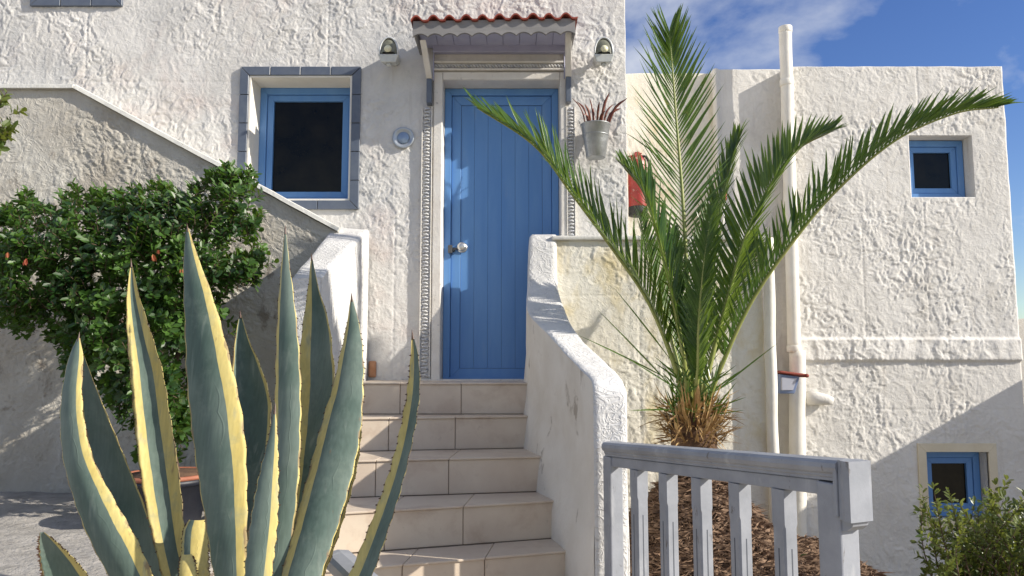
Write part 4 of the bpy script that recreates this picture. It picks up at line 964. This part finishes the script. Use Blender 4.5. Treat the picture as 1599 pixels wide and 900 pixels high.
# ------------------------------------------------------------------ agave
ag = thing('agave', 'large spiky agave with yellow edged leaves in the foreground', 'agave', (P(380, 900, 2.1).x, 2.1, ZL))
def agave_leaf(st, Ya, Yb, gut, yl, yr_, twist=0., label=None, th=.010, nrow=46, tipspine=True):
    """st: (py, xl, xr) tip first; Ya depth at the lowest station, Yb at the tip; gut>0 channel facing the viewer"""
    st = sorted(st); ys = [s_[0] for s_ in st]
    c = catmull([Vector((s_[0], s_[1], s_[2])) for s_ in st], nrow); nc = 17; y0_, y1_ = ys[0], ys[-1]
    fr, bk = [], []
    for i, q in enumerate(c):
        py, xl, xr = q; v = (py-y0_)/(y1_-y0_); Y = Yb+(Ya-Yb)*v; 
        l = P(xl, py, Y-twist*min(1, v*3)); r = P(xr, py, Y+twist*min(1, v*3)); wd_ = (r-l).length
        for k in range(nc):
            u = k/(nc-1); p = l.lerp(r, u); cur = 1-(2*u-1)**2
            tk = th*min(1, .12+v*3)*(.15+.85*cur)
            # wavy toothed margin
            wob = (.0020*math.sin(v*75+(3 if u > .5 else 0)))*(abs(2*u-1)**6)*min(1, v*4)
            f = p+Vector((wob*(1 if u > .5 else -1), gut*wd_*cur, 0)); 
            fr.append(f); bk.append(f+Vector((0, tk, 0)))
    mb = MB(); mb.add(fr+bk, [])
    n_ = len(fr); fs = []; uvs = []
    def uvof(idx):
        idx %= n_; return ((idx % nc)/(nc-1), 1-(idx//nc)/(nrow-1)*1.0)
    for i in range(nrow-1):
        for k in range(nc-1):
            a = i*nc+k; fs.append((a, a+nc, a+nc+1, a+1)); fs.append((n_+a, n_+a+1, n_+a+nc+1, n_+a+nc))
        a = i*nc; fs.append((a, n_+a, n_+a+nc, a+nc)); a = i*nc+nc-1; fs.append((a, a+nc, n_+a+nc, n_+a))
    fs.append(tuple(range(nc))+tuple(n_+k for k in range(nc-1, -1, -1)))
    mb.f = fs; mb.mi = [0]*len(fs)
    me = bpy.data.meshes.new('leaf'); me.from_pydata(mb.v, [], mb.f)
    u1 = me.uv_layers.new(name='across'); u2 = me.uv_layers.new(name='bands')
    for lp in me.loops:
        u1.data[lp.index].uv = uvof(lp.vertex_index); u2.data[lp.index].uv = (yl, yr_)
    o = new_obj('leaf', me, M['agave'], ag, smooth=True); adopt(o, ag)
    if label: o['label'] = label
    # spines
    sp_ = MB()
    for side in (0, nc-1):
        i = 5
        while i < nrow-2:
            p = fr[i*nc+side]; inn = fr[i*nc+(nc//2)]; outv = (p-inn).normalized(); dn = Vector((0, 0, 1))
            s_ = random.uniform(.0035, .006); ax_ = (outv*1.0+dn*random.uniform(-.5, .5)).normalized(); t2 = dn*.0032
            sp_.add([p-t2-outv*.002, p+t2-outv*.002, p+Vector((0, .003, 0)), p+ax_*s_], [(0, 1, 3), (1, 2, 3), (2, 0, 3), (0, 2, 1)])
            i += random.choice((1, 2))
    if tipspine:
        tp_ = (fr[0]+fr[nc-1])/2; dn = (tp_-(fr[4*nc]+fr[5*nc-1])/2).normalized(); sp_.tube([tp_-dn*.012, tp_+dn*.004, tp_+dn*.018], [.0035, .0025, .0004], 6)
    so = sp_.build('spines', M['spine'], o, kind='stuff')
    return o
AL = agave_leaf
# rear leaves first
AL([(402, 486, 488), (450, 481, 498), (500, 474, 513), (560, 467, 521), (620, 463, 523), (690, 460, 512), (780, 452, 494), (860, 440, 474), (940, 425, 455)], 2.3, 2.75, .30, .26, .10, -.05)
AL([(492, 374, 377), (530, 367, 389), (580, 362, 410), (630, 363, 423), (690, 368, 420), (760, 378, 412), (850, 385, 410), (940, 388, 408)], 2.25, 2.6, .30, .06, .14, -.03)
AL([(560, 560, 564), (640, 548, 566), (720, 525, 560), (800, 497, 540), (870, 470, 518), (940, 440, 490)], 2.3, 2.6, .25, .05, .10, -.04, 'dark shaded rear leaf')
AL([(552, 127, 130), (600, 124, 148), (660, 127, 172), (720, 140, 197), (780, 160, 222), (840, 185, 243), (900, 215, 262), (960, 250, 290)], 2.25, 2.35, .30, .07, .16, -.03)
AL([(412, 204, 206), (460, 198, 217), (520, 198, 236), (580, 203, 254), (640, 208, 264), (700, 214, 274), (770, 224, 283), (840, 238, 290), (920, 258, 305)], 2.2, 2.4, .22, .22, .42, .0, 'narrow leaf with a broad yellow right edge')
AL([(528, 121, 125), (560, 107, 130), (610, 97, 128), (660, 94, 132), (720, 99, 147), (780, 115, 178), (840, 138, 212), (900, 170, 240), (960, 210, 275)], 2.08, 2.2, -.20, .04, .20, -.02)
AL([(357, 291, 295), (400, 287, 309), (460, 287, 331), (520, 289, 349), (580, 291, 364), (640, 296, 377), (700, 303, 384), (760, 312, 386), (830, 323, 386), (900, 334, 384), (960, 345, 384)], 2.02, 2.25, -.14, .02, .24, -.02, 'broadest leaf, grey green with a yellow right edge')
AL([(360, 445, 447), (410, 440, 452), (470, 435, 460), (540, 431, 467), (600, 430, 470), (660, 429, 470), (730, 424, 468), (800, 412, 462), (870, 398, 452), (950, 385, 435)], 2.0, 2.2, -.16, .15, .04, -.01, 'tall narrow upright leaf')
AL([(466, 548, 551), (510, 541, 562), (560, 530, 568), (610, 518, 568), (660, 503, 565), (720, 487, 556), (790, 468, 538), (860, 450, 516), (950, 425, 485)], 1.95, 2.25, -.16, .20, .02, -.01, 'broad right leaf with a yellow left edge')
AL([(524, 643, 646), (560, 641, 654), (610, 636, 656), (660, 627, 650), (720, 613, 638), (780, 593, 622), (840, 570, 603), (900, 545, 582), (960, 520, 560)], 1.95, 2.15, .25, .42, .03, -.02, 'curving outermost right leaf')
AL([(640, 428, 431), (690, 418, 434), (750, 403, 435), (810, 392, 434), (870, 384, 428), (950, 378, 418)], 1.92, 2.0, -.16, .03, .25)
AL([(832, 62, 70), (850, 60, 92), (880, 62, 122), (915, 70, 150), (960, 90, 185)], 1.9, 1.85, .2, .03, .32, 0, 'low left leaf rising into the corner', tipspine=False)
AL([(812, 295, 322), (830, 286, 326), (860, 284, 326), (900, 286, 328), (960, 292, 334)], 2.1, 2.2, -.2, .12, .6, 0, 'short pale yellow young leaf', tipspine=False)
AL([(866, 283, 300), (885, 280, 306), (930, 280, 310)], 2.05, 2.1, -.2, .5, .5, tipspine=False)
mb = MB(); mb.lathe((0, 0, 0), (0, 0, 1), [(.02, -.1), (.11, 0), (.09, .12), (.03, .22)], 16); mb.build('heart', am, ag, smooth=True)
me = ag.children[-1].data; me.uv_layers.new(name='across'); me.uv_layers.new(name='bands')

# ------------------------------------------------------------------ shrubs
def inpoly(x, y, poly):
    c = False; j = len(poly)-1
    for i in range(len(poly)):
        if (poly[i][1] > y) != (poly[j][1] > y) and x < (poly[j][0]-poly[i][0])*(y-poly[i][1])/(poly[j][1]-poly[i][1])+poly[i][0]: c = not c
        j = i
    return c
def pdist(x, y, poly):
    d = 1e9
    for i in range(len(poly)):
        a, b_ = Vector(poly[i]), Vector(poly[(i+1) % len(poly)]); p = Vector((x, y)); t_ = max(0, min(1, (p-a).dot(b_-a)/(b_-a).length_squared)); d = min(d, (a+(b_-a)*t_-p).length)
    return d
def rleaf(mb, p, d, nrm, l_, w_):
    s_ = d.cross(nrm)
    if s_.length < .05: s_ = d.orthogonal()
    s_.normalize(); nrm = s_.cross(d)
    mb.add([p, p+d*l_*.35-s_*w_*.9+nrm*w_*.3, p+d*l_*.75-s_*w_*.85+nrm*w_*.25, p+d*l_, p+d*l_*.75+s_*w_*.85+nrm*w_*.25, p+d*l_*.35+s_*w_*.9+nrm*w_*.3, p+d*l_*.5],
           [(0, 6, 1), (1, 6, 2), (2, 6, 3), (3, 6, 4), (4, 6, 5), (5, 6, 0)])
def crown(poly, Yc, dep, n, lsz, per=7, upb=.35, seed=3):
    rnd = random.Random(seed); mb = MB(); tw = MB(); xs = [p[0] for p in poly]; ys = [p[1] for p in poly]; k = 0
    while k < n:
        x, y = rnd.uniform(min(xs), max(xs)), rnd.uniform(min(ys), max(ys))
        xq = x+20*mnoise.noise((x/23, y/23, 4))+9*mnoise.noise((x/9, y/9, 6)); yq = y+26*mnoise.noise((x/25, y/25, 9))+9*mnoise.noise((x/9, y/9, 2))
        if not inpoly(xq, yq, poly): continue
        e = pdist(xq, yq, poly); half = dep*min(1, (e/70)**.6+.12); s_ = rnd.random()**.45*rnd.choice((-1, -1, 1)); Y = Yc+half*s_
        # clumps and gaps
        if mnoise.noise((x/38, y/38, Y*3)) < -.20: continue
        c = P(x, y, Y); cc = P((min(xs)+max(xs))/2, (min(ys)+max(ys))/2+40, Yc)
        outd = (c-cc); outd.y *= 1.8; outd.normalize(); ax_ = (outd+Vector((0, 0, upb))+Vector([rnd.gauss(0, .45) for _ in range(3)])).normalized()
        a_ = ax_.orthogonal().normalized(); b2 = ax_.cross(a_); ln2 = rnd.uniform(.05, .09)
        tw.tube([c-ax_*ln2*.6, c+ax_*ln2*.6], .0018, 4, cap=False)
        for q in range(per):
            t_ = q/per; an = q*2.4+rnd.random(); dd = (ax_*(.35+.5*t_)+a_*math.cos(an)+b2*math.sin(an)).normalized()
            rleaf(mb, c+ax_*ln2*(t_-.4), dd, ax_, lsz*rnd.uniform(.6, 1.25), lsz*rnd.uniform(.22, .34))
        k += 1
    return mb, tw
poly = [(-30, 345), (20, 335), (45, 312), (95, 318), (110, 290), (150, 312), (190, 305), (212, 268), (235, 270), (250, 298), (300, 300), (330, 268), (360, 258), (385, 282), (414, 305), (405, 345), (385, 375), (420, 402), (400, 435), (370, 448), (345, 480), (362, 505), (322, 530), (300, 570), (296, 640), (272, 712), (225, 715), (190, 650), (160, 610), (120, 590), (85, 535), (55, 525), (0, 510), (-30, 500)]
sh = thing('shrub', 'dense dark green round leaved shrub in a pot against the sloping wall', 'shrub', (P(255, 730, 4.0).x, 4.0, -.55))
mb, tw = crown(poly, 4.25, .42, 2700, .047)
o = mb.build('foliage', M['bush'], sh, kind='stuff'); adopt(o, sh); adopt(tw.build('twigs', M['bark'], sh, kind='stuff'), sh)
mb = MB(); b0 = P(278, 735, 4.0)
mb.tube(catmull([b0+Vector((.0, 0, -.1)), P(265, 700, 4.05), P(225, 600, 4.15), P(190, 500, 4.25)], 14), [.032-.0016*k for k in range(14)], 8)
mb.tube(catmull([P(262, 690, 4.05), P(262, 600, 4.2), P(310, 480, 4.3), P(340, 400, 4.3)], 12), [.022-.0014*k for k in range(12)], 7)
mb.tube(catmull([P(235, 620, 4.1), P(160, 520, 4.2), P(80, 430, 4.3), P(20, 400, 4.3)], 12), [.020-.0013*k for k in range(12)], 7)
adopt(mb.build('trunk', M['bark'], sh, smooth=True), sh)
for (x, y, s_) in ((43, 412, .05), (240, 405, .05), (284, 428, .03), (326, 462, .035), (10, 402, .04), (246, 398, .03)):
    mb = MB(); 
    for q in range(4): rleaf(mb, P(x+random.uniform(-3, 3), y-8, 3.79), Vector((random.uniform(-.4, .4), random.uniform(-.3, .3), -1)).normalized(), Vector((random.uniform(-.5, .5), -1, 0)), s_*.8, s_*.16)
    adopt(mb.build('dry_leaf', M['dry'], sh), sh)
# pot
pt = P(262, 745, 3.95); pot = thing('flower_pot', 'dark blue plastic pot with terracotta rim under the shrub', 'pot', (pt.x, pt.y, ZL+.005))
hh = pt.z-ZL
MB().lathe((0, 0, 0), (0, 0, 1), [(.16, 0), (.165, .01), (.205, hh-.035), (.22, hh-.03), (.222, hh-.004), (.205, hh-.004), (.19, hh-.05)], 36).build('body', M['darkpot'], pot, smooth=True)
MB().lathe((0, 0, hh-.0035), (0, 0, 1), [(.200, 0), (.224, 0), (.226, .012), (.221, .02), (.202, .02), (.198, .012)], 36, cap0=False, cap1=False).build('rim', mat('rim_terracotta', (.30, .10, .055), .7, (.36, .14, .08), 12, .2, 60), pot, smooth=True)
MB().lathe((0, 0, hh-.05), (0, 0, 1), [(.2, 0), (.199, .062), (.01, .075)], 24).build('soil', M['soil'], pot, smooth=True)
# leaves of a neighbouring tree at the left edge
poly2 = [(-120, 150), (0, 145), (24, 152), (20, 175), (28, 188), (24, 200), (8, 205), (10, 225), (0, 250), (-120, 260)]
tr = thing('tree', 'small tree branch with narrow yellow green leaves entering at the left edge', 'tree', (P(-200, 500, 4.2).x, 4.2, ZL))
mb, tw = crown(poly2, 4.2, .12, 70, .055, 7, .1, 8); adopt(mb.build('foliage', M['bush2'], tr, kind='stuff'), tr); adopt(tw.build('twigs', M['bark'], tr, kind='stuff'), tr)
mb = MB(); mb.tube(catmull([Vector((P(-200, 500, 4.2).x, 4.2, ZL)), P(-190, 400, 4.2), P(-150, 260, 4.2), P(-60, 205, 4.2), P(0, 190, 4.2)], 20), [.05-.0023*k for k in range(20)], 8); adopt(mb.build('trunk', M['bark'], tr, smooth=True), tr)
# lower right shrub
s2 = thing('shrub', 'small leaved olive green bush in front of the low window', 'shrub', (P(1540, 900, 3.4).x, 3.4, ZG))
rnd = random.Random(5); mb = MB(); tw = MB()
for k in range(120):
    bx = P(rnd.uniform(1440, 1680), 990, 3.4+rnd.uniform(-.25, .25)); tx_ = rnd.uniform(1438, 1700); 
    topy = 815+rnd.uniform(-25, 90)-(40 if 1540 < tx_ else 0)-(30 if rnd.random() < .2 else 0); tp_ = P(tx_, topy, 3.4+rnd.uniform(-.35, .3))
    c = catmull([Vector((P(1560, 900, 3.4).x+rnd.uniform(-.1, .1), 3.4+rnd.uniform(-.1, .1), ZG)), bx.lerp(tp_, .45)+Vector((rnd.uniform(-.03, .03), 0, 0)), tp_], 24)
    tw.tube(c, [.005-.00018*q for q in range(24)], 5, cap=False)
    for q in range(8, 24):
        T = (c[min(23, q+1)]-c[q-1]).normalized()
        for r_ in range(4):
            an = rnd.uniform(0, 6.28); a_ = T.orthogonal().normalized(); dd = (T*.8+a_*math.cos(an)+T.cross(a_)*math.sin(an)).normalized()
            rleaf(mb, c[q]+T*rnd.uniform(0, .03), dd, T, rnd.uniform(.022, .036), rnd.uniform(.005, .008))
adopt(mb.build('foliage', M['bush2'], s2, kind='stuff'), s2); adopt(tw.build('stems', M['bark'], s2, kind='stuff'), s2)
# sprout in the bed
so_ = P(1248, 885, 4.0); sp1 = thing('seedling', 'tiny green seedling beside the drain pipe at the edge of the bed', 'plant', so_)
mb = MB(); mb.tube([(0, 0, -.12), (0, 0, .05)], .003, 5)
for q in range(6): rleaf(mb, Vector((0, 0, .0+q*.01)), Vector((math.cos(q*2.4), math.sin(q*2.4), .4)).normalized(), Vector((0, 0, 1)), .05, .012)
mb.build('leaves', M['bush'], sp1, kind='stuff')
